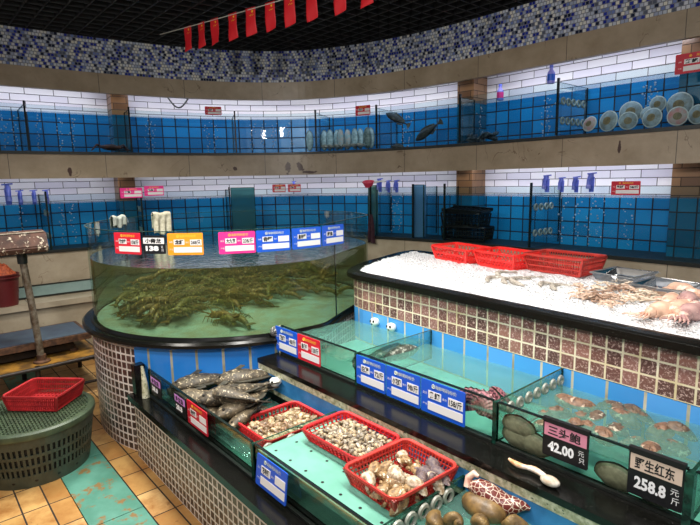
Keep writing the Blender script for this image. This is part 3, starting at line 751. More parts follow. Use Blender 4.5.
wall_sign(625.5, 1.555, .0, 's_crimson', '罗氏虾', '58/斤', 'red price card on the lower wall tank above the clear trays', .20, .10)
# ------------------------------------------------------------------ baskets
def basket(t, w, d, h, mat, taper=.86, nb=14, mesh='bars', base=True, rim=.012, rows=4, fillw=.42):
    """open lattice tray; origin at its base centre. Parts: rim, base, four lattice sides"""
    W, D = w/2, d/2; w0, d0 = W*taper, D*(taper if D > .12 else taper*.95)
    mb = MB(); R = []
    def rr(W, D, r, z, n=4):
        o = []
        for cx_, cy_, a in ((W-r, D-r, 0), (-W+r, D-r, 90), (-W+r, -D+r, 180), (W-r, -D+r, 270)):
            for k in range(n+1): b = math.radians(a+90*k/n); o.append((cx_+r*math.cos(b), cy_+r*math.sin(b), z))
        return o
    prof = [(0, -rim*1.1), (0, 0), (rim*.9, rim*.25), (rim*1.0, -rim*.6), (rim*.7, -rim*.6), (rim*.6, -rim*.1)]
    loops = []
    for o, z in prof: loops.append([mb.bm.verts.new(p) for p in rr(W+o, D+o, .03+o, h+z)])
    n = len(loops[0])
    for a in range(len(prof)):
        A, B = loops[a], loops[(a+1) % len(prof)]
        for k in range(n): mb.face([A[k], A[(k+1) % n], B[(k+1) % n], B[k]])
    mb.build('rim', mat, t, smooth=40)
    c0 = [(-w0, -d0), (w0, -d0), (w0, d0), (-w0, d0)]; c1 = [(-W, -D), (W, -D), (W, D), (-W, D)]
    for s in range(4):
        a0, b0 = Vector((*c0[s], .002)), Vector((*c0[(s+1) % 4], .002)); a1, b1 = Vector((*c1[s], h-.004)), Vector((*c1[(s+1) % 4], h-.004))
        mb = MB(); L = (b1-a1).length; nn = max(4, int(nb*L/max(w, d))); up = (b0-a0).normalized()
        nrm = up.cross(Vector((0, 0, 1)))
        for k in range(nn+1):
            f = k/nn
            if mesh == 'bars' or k in (0, nn): mb.bar(a0.lerp(b0, f), a1.lerp(b1, f), .003 if k not in (0, nn) else .012, L/nn*fillw if k not in (0, nn) else .012, up=nrm)
        if mesh == 'cross':
            for k in range(-nn, nn*2):
                for dr in (1, -1):
                    f0 = k/nn; f1 = f0+dr*(h/(L/nn))/nn*.8
                    lo, hi = 0., 1.
                    def cl(f0, f1):
                        t0, t1 = 0., 1.
                        if f1 != f0:
                            for bnd in (0., 1.):
                                tt = (bnd-f0)/(f1-f0)
                                if (f0 < 0 and bnd == 0 and f1 > f0) or (f0 > 1 and bnd == 1 and f1 < f0): t0 = max(t0, tt)
                                if (f1 > 1 and bnd == 1 and f1 > f0) or (f1 < 0 and bnd == 0 and f1 < f0): t1 = min(t1, tt)
                        return t0, t1
                    t0, t1 = cl(f0, f1)
                    if t1-t0 < .1 or not (0 <= f0+(f1-f0)*(t0+t1)/2 <= 1): continue
                    P = lambda q: a0.lerp(b0, f0+(f1-f0)*q).lerp(a1.lerp(b1, f0+(f1-f0)*q), q)
                    mb.bar(P(t0), P(t1), .003, .005, up=nrm)
        for k in range(rows+1):
            q = k/rows; mb.bar(a0.lerp(a1, q), b0.lerp(b1, q), .0035, h/rows*(.26 if k not in (0,) else .4), up=Vector((0, 0, 1)))
        mb.build('lattice_side', mat, t)
    mb = MB(); nx, ny = 12, 9
    for k in range(nx+1): x = -w0+2*w0*k/nx; mb.box((x, 0, .003), (w0*2/nx*.5, d0*2, .005))
    for k in range(ny+1): y = -d0+2*d0*k/ny; mb.box((0, y, .003), (w0*2, d0*2/ny*.5, .004))
    mb.build('base', mat, t)
def clamp_in(x, a, b): return max(a, min(b, x))
# ---- shells
def uvsphere(mb, f, nu=14, nv=9, mi=None):
    rows = []
    for j in range(1, nv):
        th = PI*j/nv; rows.append([mb.bm.verts.new(f(2*PI*i/nu, th)) for i in range(nu)])
    a, b = mb.bm.verts.new(f(0, 0)), mb.bm.verts.new(f(0, PI))
    for i in range(nu):
        mb.face([a, rows[0][i], rows[0][(i+1) % nu]], mi=mi); mb.face([b, rows[-1][(i+1) % nu], rows[-1][i]], mi=mi)
        for j in range(nv-2): mb.face([rows[j][i], rows[j+1][i], rows[j+1][(i+1) % nu], rows[j][(i+1) % nu]], mi=mi)
def shell_mat(name, a, b, c, scale=160.):
    t = NT(name); tc = t.n('ShaderNodeTexCoord').outputs['Object']; oi = t.n('ShaderNodeObjectInfo').outputs['Random']
    wv = t.n('ShaderNodeTexWave', _wave_type='RINGS', Vector=tc, Scale=scale, Distortion=3., Detail=2.)
    nz = t.n('ShaderNodeTexNoise', Vector=tc, Scale=90., Detail=3.)
    col = t.mix(wv.outputs['Fac'], lin(a), lin(b)); col = t.mix(t.ramp(nz.outputs[0], [(.5, '000000'), (.62, 'ffffff')]).outputs[0], col, lin(c))
    hv = t.n('ShaderNodeHueSaturation', Color=col, Saturation=1.); t.set(hv, 'Value', t.math('ADD', .75, t.math('MULTIPLY', oi, .5)))
    bsdf(t, hv.outputs[0], .4); return t.m
def clam_proto(name, mat, r=.018, sq=(1.15, .9, .62)):
    mb = MB()
    def f(u, th):
        x, y, z = math.sin(th)*math.cos(u), math.sin(th)*math.sin(u), math.cos(th)
        k = 1-.12*abs(y)+.16*x*(1 if y > 0 else .4); lip = 1-.25*max(0, .25-abs(z))*4*.3
        return (r*sq[0]*x*k, r*sq[1]*y*k+r*.2*x*x, r*sq[2]*(z*abs(z)**.15)*(1-.25*x)*lip)
    uvsphere(mb, f, 12, 8); return mb.build(name, mat, smooth=60)
def fill(protos, n, cx, cy, w, d, z0, dz, label, cat, group, rz=0., size=.018, layers=2):
    """scatter single shells over a tray in jittered rows"""
    out = []; nx = max(1, int(math.sqrt(n/layers*w/d))); ny = max(1, int(n/layers/nx)); cnt = 0
    for l in range(layers):
        for i in range(nx):
            for j in range(ny):
                x = (-.5+(i+.5+(l*.5 % 1))/nx)*w+RN.uniform(-.3, .3)*w/nx; y = (-.5+(j+.5+(l*.37 % 1))/ny)*d+RN.uniform(-.3, .3)*d/ny
                x, y = clamp_in(x, -w/2, w/2), clamp_in(y, -d/2, d/2)
                z = z0+l*dz+dz*.5*noise.noise(Vector((x*14, y*14, 2)))+RN.uniform(0, .3)*dz
                q = Matrix.Rotation(rz, 3, 'Z') @ Vector((x, y, 0))
                src = protos[cnt % len(protos)] if False else RN.choice(protos)
                o = src.copy(); COL.objects.link(o); o.location = (cx+q.x, cy+q.y, z)
                o.rotation_euler = (RN.uniform(-.7, .7), RN.uniform(-.7, .7), RN.uniform(0, 6.28)); s = RN.uniform(.8, 1.2); o.scale = (s, s, s)
                tag(o, label, cat, group); out.append(o); cnt += 1
    return out
BZ = .538
# clam basket standing in the fish trough
t = thing('red_basket', 'red basket of mixed clams beside the dark fish, under the glass divider', 'basket', (-1.985, 1.275, .402), 0)
basket(t, .27, .33, .125, M['red_basket'])
pA = [clam_proto('clam', shell_mat('tan_shell', '#8a7254', '#66523a', '#b09c7a'), .017), clam_proto('clam', shell_mat('pale_shell', '#a8946f', '#85704f', '#cdbd9c'), .018), clam_proto('clam', shell_mat('brown_shell', '#735640', '#947654', '#4a382a'), .016)]
fill(pA, 190, -1.985, 1.275, .205, .275, .492, .014, 'small tan clam in the basket beside the dark fish', 'clam', 'clams in the basket beside the fish')
t = thing('red_basket', 'red basket of small speckled clams between the other two baskets', 'basket', (-1.56, 1.335, BZ+.003), math.radians(1))
basket(t, .345, .24, .058, M['red_basket'])
pB = [clam_proto('clam', shell_mat('cream_speckled_shell', '#a39478', '#7c6c54', '#4d433a', 230.), .0145), clam_proto('clam', shell_mat('grey_speckled_shell', '#8a7d6c', '#665a4e', '#c9bca2', 230.), .015), clam_proto('clam', shell_mat('buff_shell', '#a98e68', '#c4b494', '#5c4c3e', 230.), .014)]
fill(pB, 210, -1.56, 1.335, .285, .185, BZ+.030, .012, 'small speckled clam in the middle red basket', 'clam', 'clams in the middle red basket')
for p in pA+pB: bpy.data.objects.remove(p)
t = thing('red_basket', 'deep red basket of big whelks at the end of the front trough', 'basket', (-1.222, 1.285, BZ+.003), math.radians(-2))
basket(t, .262, .318, .072, M['dull_basket'], nb=20)
# whelks: one spiral shell, copied
def whelk(name, mat, inner):
    root = thing(name, '', 'whelk', (0, 0, 0))
    mb = MB(); N, n = 54, 12; turns = 3.6; rings_ = []
    for i in range(N+1):
        t_ = i/N; g = math.exp(3.3*(t_-1)); a = 2*PI*turns*t_
        c = Vector((g*.020*math.cos(a), g*.020*math.sin(a), -.088*(g)))
        rad = g*.026; e1 = Vector((math.cos(a), math.sin(a), 0)); e2 = Vector((0, 0, 1)); row = []
        for k in range(n):
            b = 2*PI*k/n; kn = 1+(.34*math.sin(t_*turns*2*PI*1.6) if math.cos(b) > .3 and math.sin(b) > 0 else 0)
            row.append(mb.bm.verts.new(c+e1*(rad*math.cos(b)*kn)+e2*(rad*1.25*math.sin(b)*(1.5 if math.sin(b) < 0 and t_ > .8 else 1)+.0)))
        rings_.append(row)
    for i in range(N):
        for k in range(n): mb.face([rings_[i][k], rings_[i][(k+1) % n], rings_[i+1][(k+1) % n], rings_[i+1][k]])
    mb.face(rings_[0])
    bmesh.ops.translate(mb.bm, verts=mb.bm.verts, vec=(0, 0, .065)); mb.build('shell', mat, root, smooth=70)
    mb = MB(); cen = sum((Vector(v.co) for v in []), Vector()); row = []
    a = 2*PI*turns; e1 = Vector((math.cos(a), math.sin(a), 0)); c = Vector((.020*math.cos(a), .020*math.sin(a), -.088+.065))
    d = Vector((-math.sin(a), math.cos(a), 0))
    mb.grid(lambda u, v: c-d*.004*(1-v)+(e1*(.025*math.cos(2*PI*u))+Vector((0, 0, .032*math.sin(2*PI*u)*(1.4 if math.sin(2*PI*u) < 0 else 1))))*max(v, .02), 12, 3, closed_u=True)
    mb.build('aperture', inner, root, smooth=60)
    return root
wm = [plain('tan_whelk_shell', '#b08f62', .5, var='#664a2e', scale=60, bump=.5, spots=('#e8d8b8', 30., .6)), plain('white_whelk_shell', '#d8cab2', .45, var='#9a8262', scale=60, bump=.5), plain('purple_whelk_shell', '#574850', .5, var='#7d6a62', scale=60, bump=.6, spots=('#b9a9a4', 50., .62))]
wp = [whelk('whelk', m, M_ap) for m, M_ap in zip(wm, [plain('cream_aperture', '#e2cdb0', .35), plain('white_aperture', '#efe4d2', .3), plain('dark_aperture', '#4a3a44', .4)])]
WL = ['tan knobbed whelk shell in the deep red basket', 'smooth whitish whelk shell in the deep red basket', 'purplish rough whelk shell in the deep red basket']
WG = ['tan whelks in the red basket', 'whitish whelks in the red basket', 'purplish whelks in the red basket']
spots = [(388, 462, 0, .62), (364, 476, 1, .60), (380, 489, 0, .60), (398, 474, 1, .63), (402, 488, 0, .60), (390, 500, 0, .585), (412, 478, 1, .625), (407, 457, 0, .61), (416, 466, 0, .60), (424, 470, 2, .61), (436, 470, 2, .605), (441, 474, 2, .60), (430, 479, 2, .61), (427, 488, 2, .60), (414, 492, 0, .60), (404, 498, 0, .585), (420, 498, 0, .58), (440, 482, 1, .59), (396, 482, 0, .61), (416, 486, 0, .61), (432, 463, 2, .59), (401, 453, 1, .60), (373, 468, 0, .58), (385, 476, 0, .585)]
used = [0, 0, 0]
for px, py, k, z in spots:
    P = onz(px, py, z); x, y = clamp_in(P.x, -1.315, -1.125), clamp_in(P.y, 1.165, 1.41)
    o = dup(wp[k], (x, y, max(BZ+.04, z-.022)), (RN.uniform(.8, 2.2), RN.uniform(-.6, .6), RN.uniform(0, 6.28)), RN.uniform(.72, .95), WL[k], WG[k])
for p in wp:
    for c in list(p.children): bpy.data.objects.remove(c)
    bpy.data.objects.remove(p)
# ---- fish
def fish(name, label, cat, L, hgt, thick, mat, fin, group=None, eye=True, flat=False):
    root = thing(name, label, cat, (0, 0, 0), 0, group); prof = [(0, .12), (.06, .45), (.16, .80), (.30, 1.), (.48, .92), (.66, .66), (.82, .34), (.93, .20), (1., .22)]
    mb = MB()
    def f(u, v):
        k = v*(len(prof)-1); i = min(len(prof)-2, int(k)); q = k-i; q = q*q*(3-2*q)
        xx = prof[i][0]+(prof[i+1][0]-prof[i][0])*(k-i); r = prof[i][1]+(prof[i+1][1]-prof[i][1])*q; a = 2*PI*u
        return (L*(xx-.5), thick/2*r*math.cos(a), hgt/2*r*math.sin(a)*(1 if math.sin(a) > 0 else .9))
    mb.grid(f, 14, 24, closed_u=True); mb.build('body', mat, root, smooth=60)
    def fan(n, pts, th=.004):
        mb = MB(); c = [Vector(p) for p in pts]
        a = [mb.bm.verts.new(p+Vector((0, th/2, 0))) for p in c]; b = [mb.bm.verts.new(p-Vector((0, th/2, 0))) for p in c]
        mb.face(a); mb.face(b[::-1])
        for i in range(len(c)): mb.face([a[i], a[i-1], b[i-1], b[i]])
        return mb.build(n, fin, root)
    hh = hgt/2
    fan('tail_fin', [(L*.47, 0, -hh*.2), (L*.60, 0, -hh*.85), (L*.63, 0, -hh*.3), (L*.635, 0, hh*.3), (L*.60, 0, hh*.85), (L*.47, 0, hh*.2)])
    fan('dorsal_fin', [(-L*.22, 0, hh*.9), (-L*.15, 0, hh*1.3), (0, 0, hh*1.32), (L*.2, 0, hh*1.05), (L*.36, 0, hh*.62), (L*.34, 0, hh*.3), (0, 0, hh*.8)])
    fan('belly_fin', [(L*.05, 0, -hh*.8), (L*.12, 0, -hh*1.2), (L*.3, 0, -hh*.8), (L*.34, 0, -hh*.35)])
    for s in (1, -1):
        mb = MB(); p = [Vector((-L*.2, s*thick*.46, -hh*.1)), Vector((-L*.08, s*thick*.62, -hh*.45)), Vector((-L*.02, s*thick*.60, -hh*.15)), Vector((-L*.1, s*thick*.5, hh*.12))]
        v = [mb.bm.verts.new(q) for q in p]; w_ = [mb.bm.verts.new(q+Vector((0, s*.003, 0))) for q in p]; mb.face(v); mb.face(w_[::-1])
        for i in range(4): mb.face([v[i], v[i-1], w_[i-1], w_[i]])
        mb.build('pectoral_fin', fin, root)
        mb = MB(); r = hgt*.045; c = Vector((-L*.41, s*thick*.26, hh*.22)); uvsphere(mb, lambda u, th: c+Vector((math.sin(th)*math.cos(u), math.sin(th)*math.sin(u), math.cos(th)))*r, 8, 6); mb.build('eye', M['ink'], root, smooth=60)
    return root
def blotch(name, a, b, c, s1=14., th=.55):
    return plain(name, a, .55, var=b, scale=s1, bump=.25, spots=(c, s1*2.2, th))
fm = [blotch('dark_mottled_skin', '#544a3a', '#2d2820', '#b9aa8c', 30, .57), blotch('olive_mottled_skin', '#6a5d48', '#3f372a', '#a8997c', 26, .57)]
ffin = plain('dark_fin', '#2c2a24', .5, var='#4a463a', scale=40)
FLAB = ['dark grey fish lying on its side under the lilac price boards', 'black mottled fish nearest the blue tiled drum wall', 'white blotched fish in the middle of the heap, over two darker ones',
        'broad pale blotched fish at the top of the heap, toward the drum wall', 'dark fish pointing to the red clam basket, low in the heap', 'blotched fish beside the white outlet fittings',
        'dark fish pressed against the front glass behind the red card', 'slim dark fish between the heap and the red basket', 'pale speckled fish lying across the heap, next to the clam basket', 'reddish fish against the front glass of the fish trough',
        'mottled fish at the bottom of the heap, half under the blotched one', 'mottled fish along the blue drum tiles, behind the whole heap', 'dark fish wedged between the lilac board and the red card, inside the glass', 'olive mottled fish lying lowest beside the red clam basket']
FS = [((176, 384), (232, 374), .53, 0, 1.), ((205, 372), (262, 367), .52, 1, .9), ((203, 398), (262, 383), .585, 0, 1.), ((222, 378), (276, 371), .58, 0, 1.05), ((222, 412), (262, 390), .555, 1, .9),
      ((236, 388), (270, 384), .53, 0, .8), ((198, 410), (230, 420), .50, 1, .9), ((232, 424), (258, 404), .52, 1, .7), ((216, 392), (256, 398), .60, 0, .95), ((208, 408), (218, 424), .49, 1, .7), ((180, 394), (232, 400), .50, 1, 1.), ((188, 370), (240, 366), .48, 0, .9), ((172, 388), (206, 398), .47, 1, .8), ((232, 404), (268, 408), .49, 1, .9)]
redfish = blotch('reddish_skin', '#7a3a2e', '#5a2a24', '#b98a76', 18, .62)
for i, (a, b, z, k, sc_) in enumerate(FS):
    A, B = onz(*a, z), onz(*b, z); d = B-A; L = min(d.length, .40)*1.42
    f = fish('mottled_fish', FLAB[i], 'fish', L*.86, .17*sc_, .10*sc_, redfish if i == 9 else fm[k], ffin)
    m = (A+B)/2; f.location = (m.x, clamp_in(m.y, 1.11, 1.38), z-.012); f.rotation_euler = (math.radians(70+RN.uniform(-14, 14)), 0, math.atan2(d.y, d.x)); f.rotation_mode = 'XYZ'
# white outlet fittings at the step walls
def outlet(label, P, rz):
    t = thing('outlet_fitting', label, 'pipe fitting', P, rz)
    mb = MB(); uvsphere(mb, lambda u, th: (.034*math.sin(th)*math.cos(u), .026*math.sin(th)*math.sin(u)*1.1, .026*math.cos(th)), 16, 10)
    mb.lathe([(.018, -.012), (.022, 0), (.018, .02)], 14, c=(0, .02, 0)); mb.build('body', M['white_plastic'], t, smooth=50)
    for x, z, r in ((-.013, .006, .008), (.012, .008, .008), (0, -.010, .006)):
        mb = MB(); uvsphere(mb, lambda u, th: (x+r*math.sin(th)*math.cos(u), -.023+.006*math.cos(th), z+r*1.2*math.sin(th)*math.sin(u)), 10, 6); mb.build('opening', M['black'], t, smooth=60)
for px, py, z, Y, lab in ((272, 370, .575, LY-.03, 'white plastic outlet on the blue step, beside the drum'), (288, 378, .575, LY-.03, 'white plastic outlet on the blue step, next to the clam basket'),
                          (370, 323, .765, TYF(-2.3)+.03, 'white plastic outlet at the blue tiles, closest to the round tank'), (388, 328, .765, TYF(-2.1)+.03, 'white plastic outlet at the blue tiles, second from the round tank')):
    P = onz(px, py, z); outlet(lab, (P.x, Y, z), 0)
# long mottled fish in the middle trough
ell = blotch('grey_mottled_skin', '#5d6056', '#3e4038', '#b9bcae', 22, .54)
A, B = onz(356, 362, .745), onz(428, 345, .745); d = B-A
f = fish('long_fish', 'long grey mottled fish resting by the trough divider under blue tiles', 'fish', d.length*.8, .085, .07, ell, ffin); f.location = ((A+B)/2)-Vector((0, .02, .006)); f.rotation_euler = (math.radians(12), 0, math.atan2(d.y, d.x)+PI)
# purple clams
def ribbed(name, label, mat, r, group=None):
    t = thing(name, label, 'clam', (0, 0, 0), 0, group)
    for s in (1, -1):
        mb = MB()
        def f(u, v):
            a = -PI*.62+u*PI*1.24; rr = r*(1-.12*abs(a)/2)*(v**.8); rib = 1+.045*math.sin(u*2*PI*15)*v
            return (rr*math.sin(a)*1.05*rib, s*(.40*r*math.sin(min(1, v*1.05)*PI)**.7*(1-.25*v)+.004)*rib, rr*math.cos(a)*rib-.2*r)
        mb.grid(f, 60, 14); mb.build('valve', mat, t, smooth=80)
    return t
t_ = NT('purple_ribbed_shell'); tc = t_.n('ShaderNodeTexCoord').outputs['Object']
wv = t_.n('ShaderNodeTexWave', _wave_type='RINGS', _rings_direction='Y', Vector=tc, Scale=26., Distortion=1.5, Detail=2.); nz = t_.n('ShaderNodeTexNoise', Vector=tc, Scale=18., Detail=4.)
cc = t_.mix(t_.ramp(wv.outputs['Fac'], [(.25, '000000'), (.5, 'ffffff')]).outputs[0], lin('#3a2028'), lin('#9a5f68')); cc = t_.mix(t_.ramp(nz.outputs[0], [(.5, '000000'), (.7, 'ffffff')]).outputs[0], cc, lin('#c08f8c')); bsdf(t_, cc, .45); pm = t_.m
for px, py, z, r, rz, tx, lab in ((473, 393, .785, .085, .3, .2, 'purple ribbed clam leaning on the glass beside the blue 158 card'), (503, 391, .78, .07, -.5, .5, 'purple ribbed clam behind the trough divider with the ring row'), (476, 412, .73, .08, .1, -.25, 'big purple ribbed clam standing at the front glass')):
    P = onz(px, py, z); o = ribbed('ribbed_clam', lab, pm, r); o.location = (min(P.x, xb-.10), max(P.y, GY+.065), .72+r*.3); o.rotation_euler = (tx, 0, rz)
# abalone
am = plain('abalone_shell', '#74604e', .5, var='#46382e', scale=26, bump=.8, spots=('#b0a692', 24., .60)); am2 = plain('brown_abalone_shell', '#86654e', .5, var='#543e30', scale=30, bump=.8, spots=('#c2a58e', 26., .60)); foot = plain('abalone_foot', '#7a705a', .5, var='#a0967c', scale=24, bump=.3)
def abalone(mat):
    t = thing('abalone', '', 'abalone', (0, 0, 0))
    mb = MB()
    def f(u, v):
        a = 2*PI*u; sp = 1+.05*math.sin(a*1+v*9)+.03*math.sin(a*7)
        return (.075*v*math.cos(a)*sp-.012*(1-v), .05*v*math.sin(a)*sp, .030*(1-v**2.2)*(1+.12*math.sin(a*3+v*12)))
    mb.grid(f, 26, 9, closed_u=True); mb.build('shell', mat, t, smooth=70)
    mb = MB(); mb.grid(lambda u, v: (.070*v*math.cos(2*PI*u), .045*v*math.sin(2*PI*u), -.016*(1-v**3)-.001), 24, 5, closed_u=True); mb.build('foot', foot, t, smooth=60)
    return t
ab = [abalone(am), abalone(am2)]
ABF = [(558, 411, .63), (585, 407, .61), (596, 418, .63), (575, 424, .64), (608, 405, .60), (625, 416, .62), (618, 428, .64), (540, 425, .63), (645, 418, .60), (604, 436, .66), (570, 436, .66), (660, 430, .62), (672, 445, .64), (633, 440, .66), (548, 440, .66), (650, 452, .66), (682, 432, .61), (590, 428, .66), (622, 405, .59), (567, 402, .60), (640, 406, .59), (548, 414, .645), (582, 415, .655)]
for i, (px, py, z) in enumerate(ABF):
    P = onz(px, py, .742); dup(ab[i % 2], (clamp_in(P.x, xb+.10, -.06), clamp_in(P.y, GY+.08, 2.06), RN.uniform(.732, .748)), (RN.uniform(-.35, .35), RN.uniform(-.35, .35), RN.uniform(0, 6.28)), RN.uniform(.62, .92),
        'dark rough abalone under the water behind the black price boards', 'abalone on the trough floor')
for px, py, k, lab in ((505, 441, 0, 'abalone stuck flat to the front glass beside the trough joint'), (535, 452, 1, 'abalone stuck to the front glass under the pink-stripped price board'), (617, 476, 0, 'abalone stuck to the front glass between the two black price boards'), (516, 425, 1, 'small abalone high on the front glass, beside the joint'), (655, 500, 0, 'abalone stuck to the front glass below the sand-stripped board')):
    P = onY(px, py, GY+.02); o = dup(ab[k], (clamp_in(P.x, xb+.09, -.42), GY+.012, clamp_in(P.z, .70, .79)), (-PI/2, RN.uniform(-.5, .5), 0), .95, lab); o.rotation_euler = (PI/2+PI, 0, 0); o.scale = (.95, .9, .9)
for p in ab:
    for c in list(p.children): bpy.data.objects.remove(c)
    bpy.data.objects.remove(p)
# geoduck lying on the ledge
t = thing('geoduck', 'long pale orange shellfish siphon lying on the black ledge', 'shellfish', onz(530, 468, LZ+.015))
pts = [onz(509+44*k/10, 459+21*k/10+1.5*math.sin(k*.8), LZ+.017)-t.location for k in range(11)]
mb = MB(); mb.tube(pts, [.005, .008, .010, .009, .008, .010, .011, .010, .009, .006, .003], 12); mb.build('siphon', plain('pale_orange_flesh', '#d9a06a', .35, var='#efe2d2', scale=24, bump=.3), t, smooth=60)
mb = MB(); c0 = pts[-2]+Vector((.01, -.01, .002)); uvsphere(mb, lambda u, th: c0+Vector((.034*math.sin(th)*math.cos(u), .022*math.sin(th)*math.sin(u), .016*math.cos(th))), 12, 8); mb.build('shell', plain('white_shell', '#e4dccf', .4, var='#b9a48c', scale=30), t, smooth=60)
# melon snail and brown shells in the bottom trough
sm = NT('tortoise_flesh'); tc = sm.n('ShaderNodeTexCoord').outputs['Object']; vo = sm.n('ShaderNodeTexVoronoi', _feature='DISTANCE_TO_EDGE', Vector=tc, Scale=58.)
bsdf(sm, sm.mix(sm.ramp(vo.outputs[0], [(.02, '000000'), (.07, 'ffffff')]).outputs[0], lin('#e9d6c0'), lin('#6b2c26')), .3)
t = thing('melon_snail', 'big sea snail with maroon and cream netted flesh, beside the low divider', 'sea snail', onz(498, 500, .565), 0.)
mb = MB(); A, B = onz(468, 487, .57)-t.location, onz(530, 512, .55)-t.location
pts = [A.lerp(B, k/12)+Vector((0, 0, .012*math.sin(k*.7))) for k in range(13)]; mb.tube(pts, [.008, .022, .032, .036, .040, .042, .042, .040, .036, .030, .022, .014, .006], 14); mb.build('flesh', sm.m, t, smooth=60)
mb = MB(); c1 = (A*.55+B*.45)+Vector((-.02, -.035, -.03)); uvsphere(mb, lambda u, th: c1+Vector((.085*math.sin(th)*math.cos(u), .055*math.sin(th)*math.sin(u), .045*math.cos(th))), 18, 12); mb.build('shell', plain('brown_melon_shell', '#5f4a2c', .4, var='#8a6c3e', scale=20, bump=.3), t, smooth=60)
mb = MB(); mb.tube([A, A+Vector((-.005, .012, .03)), A+Vector((.012, .02, .05)), A+Vector((.03, .02, .045))], [.016, .014, .012, .006], 10); mb.build('siphon', plain('pink_flesh', '#c98f7c', .35, var='#e8c8b4', scale=40), t, smooth=60)
bsn = plain('mossy_brown_shell', '#574326', .55, var='#7c6236', scale=24, bump=.7, spots=('#a88c56', 40., .62))
w0 = whelk('sea_snail', bsn, plain('olive_aperture', '#6d6038', .5)); LBL = ['mossy brown sea snail under the row of pale rings', 'mossy brown sea snail at the bottom edge, beside the netted snail', 'mossy brown sea snail half hidden below the ring row', 'mossy brown sea snail farthest along the bottom trough']
for (px, py, z), lab in zip(((455, 516, .545), (482, 521, .545), (436, 521, .55), (512, 520, .54)), LBL):
    P = onz(px, py, z); dup(w0, (max(P.x, fb+.07), max(P.y, FGY+.07), z-.02), (RN.uniform(1, 2), RN.uniform(-.4, .4), RN.uniform(0, 6.28)), 1.0, lab)
for c in list(w0.children): bpy.data.objects.remove(c)
bpy.data.objects.remove(w0)
# ------------------------------------------------------------------ on the ice
def on_ice(px, py, up=0.):
    P = onz(px, py, 1.065)
    for _ in range(4): P = onz(px, py, ice_h(P.x, P.y)+up)
    return P
for (c, rz, w, d, h, mat, mesh, lab) in (((-2.32, 3.09), -.22, .39, .24, .10, 'bright_basket', 'cross', 'bright red lattice basket on ice, farthest along the table'),
        ((-1.92, 3.05), -.20, .36, .24, .10, 'bright_basket', 'cross', 'bright red lattice basket on ice, between two red baskets'),
        ((-1.545, 3.10), -.09, .40, .26, .105, 'dull_basket', 'bars', 'duller red slotted basket on ice, beside the clear trays')):
    t = thing('red_basket', lab, 'basket', (c[0], c[1], ice_h(*c)+.004), rz); basket(t, w, d, h, M[mat], nb=22 if mesh == 'bars' else 11, mesh=mesh, rim=.013, rows=3 if mesh == 'bars' else 2, fillw=.34)
trayM = clear('clear_plastic', '#e4e8ee', 1.5, .08, 1.4, murk=('#dfe4ea', .28))
for (px, py, rz, lab) in ((634, 278, -.12, 'clear plastic tray on ice, beside the slotted red basket'), (668, 287, -.10, 'clear plastic tray on ice, behind the pale squid')):
    P = Vector((-1.17, 3.06, 0)) if px < 650 else Vector((-.90, 2.90, 0)); P.z = ice_h(P.x, P.y)+.004; t = thing('plastic_tray', lab, 'tray', P, rz)
    W, D, hh = .115, .13, .04
    mb = MB()
    def lp(k, z): return [mb.bm.verts.new((x*k, y*k, z)) for x, y in ((-W, -D), (W, -D), (W, D), (-W, D))]
    a, b, c = lp(.88, 0), lp(1, hh), lp(.94, .004)
    mb.face(a[::-1])
    for i in range(4): mb.face([a[i], a[(i+1) % 4], b[(i+1) % 4], b[i]])
    mb.build('tub', trayM, t)
    mb = MB(); b = [Vector((x*1.04, y*1.04, hh)) for x, y in ((-W, -D), (W, -D), (W, D), (-W, D))]; mb.tube(b, .006, 6, closed=True); mb.build('rim', clear('plastic_rim', '#f0f2f4', 1.5, .1, 1.6, murk=('#f2f4f6', .5)), t, smooth=50)
silver = blotch('silver_skin', '#b2aa9e', '#8f8578', '#d8d2c8', 30, .56); sfin = plain('pale_fin', '#9a9080', .5)
FI = [((488, 283), (510, 279)), ((507, 285), (526, 280)), ((524, 287), (538, 278)), ((541, 287), (556, 285)), ((556, 291), (576, 287)), ((500, 277), (512, 273))]
IL = ['small silver fish on ice, at the start of the row', 'second small silver fish in the row on ice', 'third small silver fish in the row, curling upward', 'fourth small silver fish in the row on ice', 'last small silver fish in the row, beside the tentacle pile', 'small silver fish lying above the start of the row']
def bend_fish(label, A, B, up, r=.013):
    """slim fish laid in a gentle curve"""
    d = B-A; n = Vector((-d.y, d.x, 0)); o = thing('silver_fish', label, 'fish', A)
    pts = [d*k/12+n*(up*math.sin(PI*k/12))+Vector((0, 0, .008)) for k in range(13)]
    rad = [r*v for v in (.35, .75, 1, 1.1, 1.1, 1.05, .95, .85, .72, .58, .44, .32, .25)]
    mb = MB(); mb.tube(pts, rad, 10); mb.build('body', silver, o, smooth=60)
    e = pts[-1]; t = (pts[-1]-pts[-2]).normalized(); s = Vector((-t.y, t.x, 0))
    mb = MB(); mb.poly([tuple((e-s*.004).xy), tuple((e+t*.03-s*.02).xy), tuple((e+t*.022).xy), tuple((e+t*.03+s*.02).xy), tuple((e+s*.004).xy)], e.z-.002, e.z+.002); mb.build('tail_fin', sfin, o)
    mb = MB(); c = pts[1]+Vector((0, 0, r*.7)); uvsphere(mb, lambda u, th: c+Vector((math.sin(th)*math.cos(u), math.sin(th)*math.sin(u), math.cos(th)))*.003, 8, 5); mb.build('eye', M['ink'], o)
for (a, b), lab in zip(FI, IL): bend_fish(lab, on_ice(*a), on_ice(*b), .42, .014)
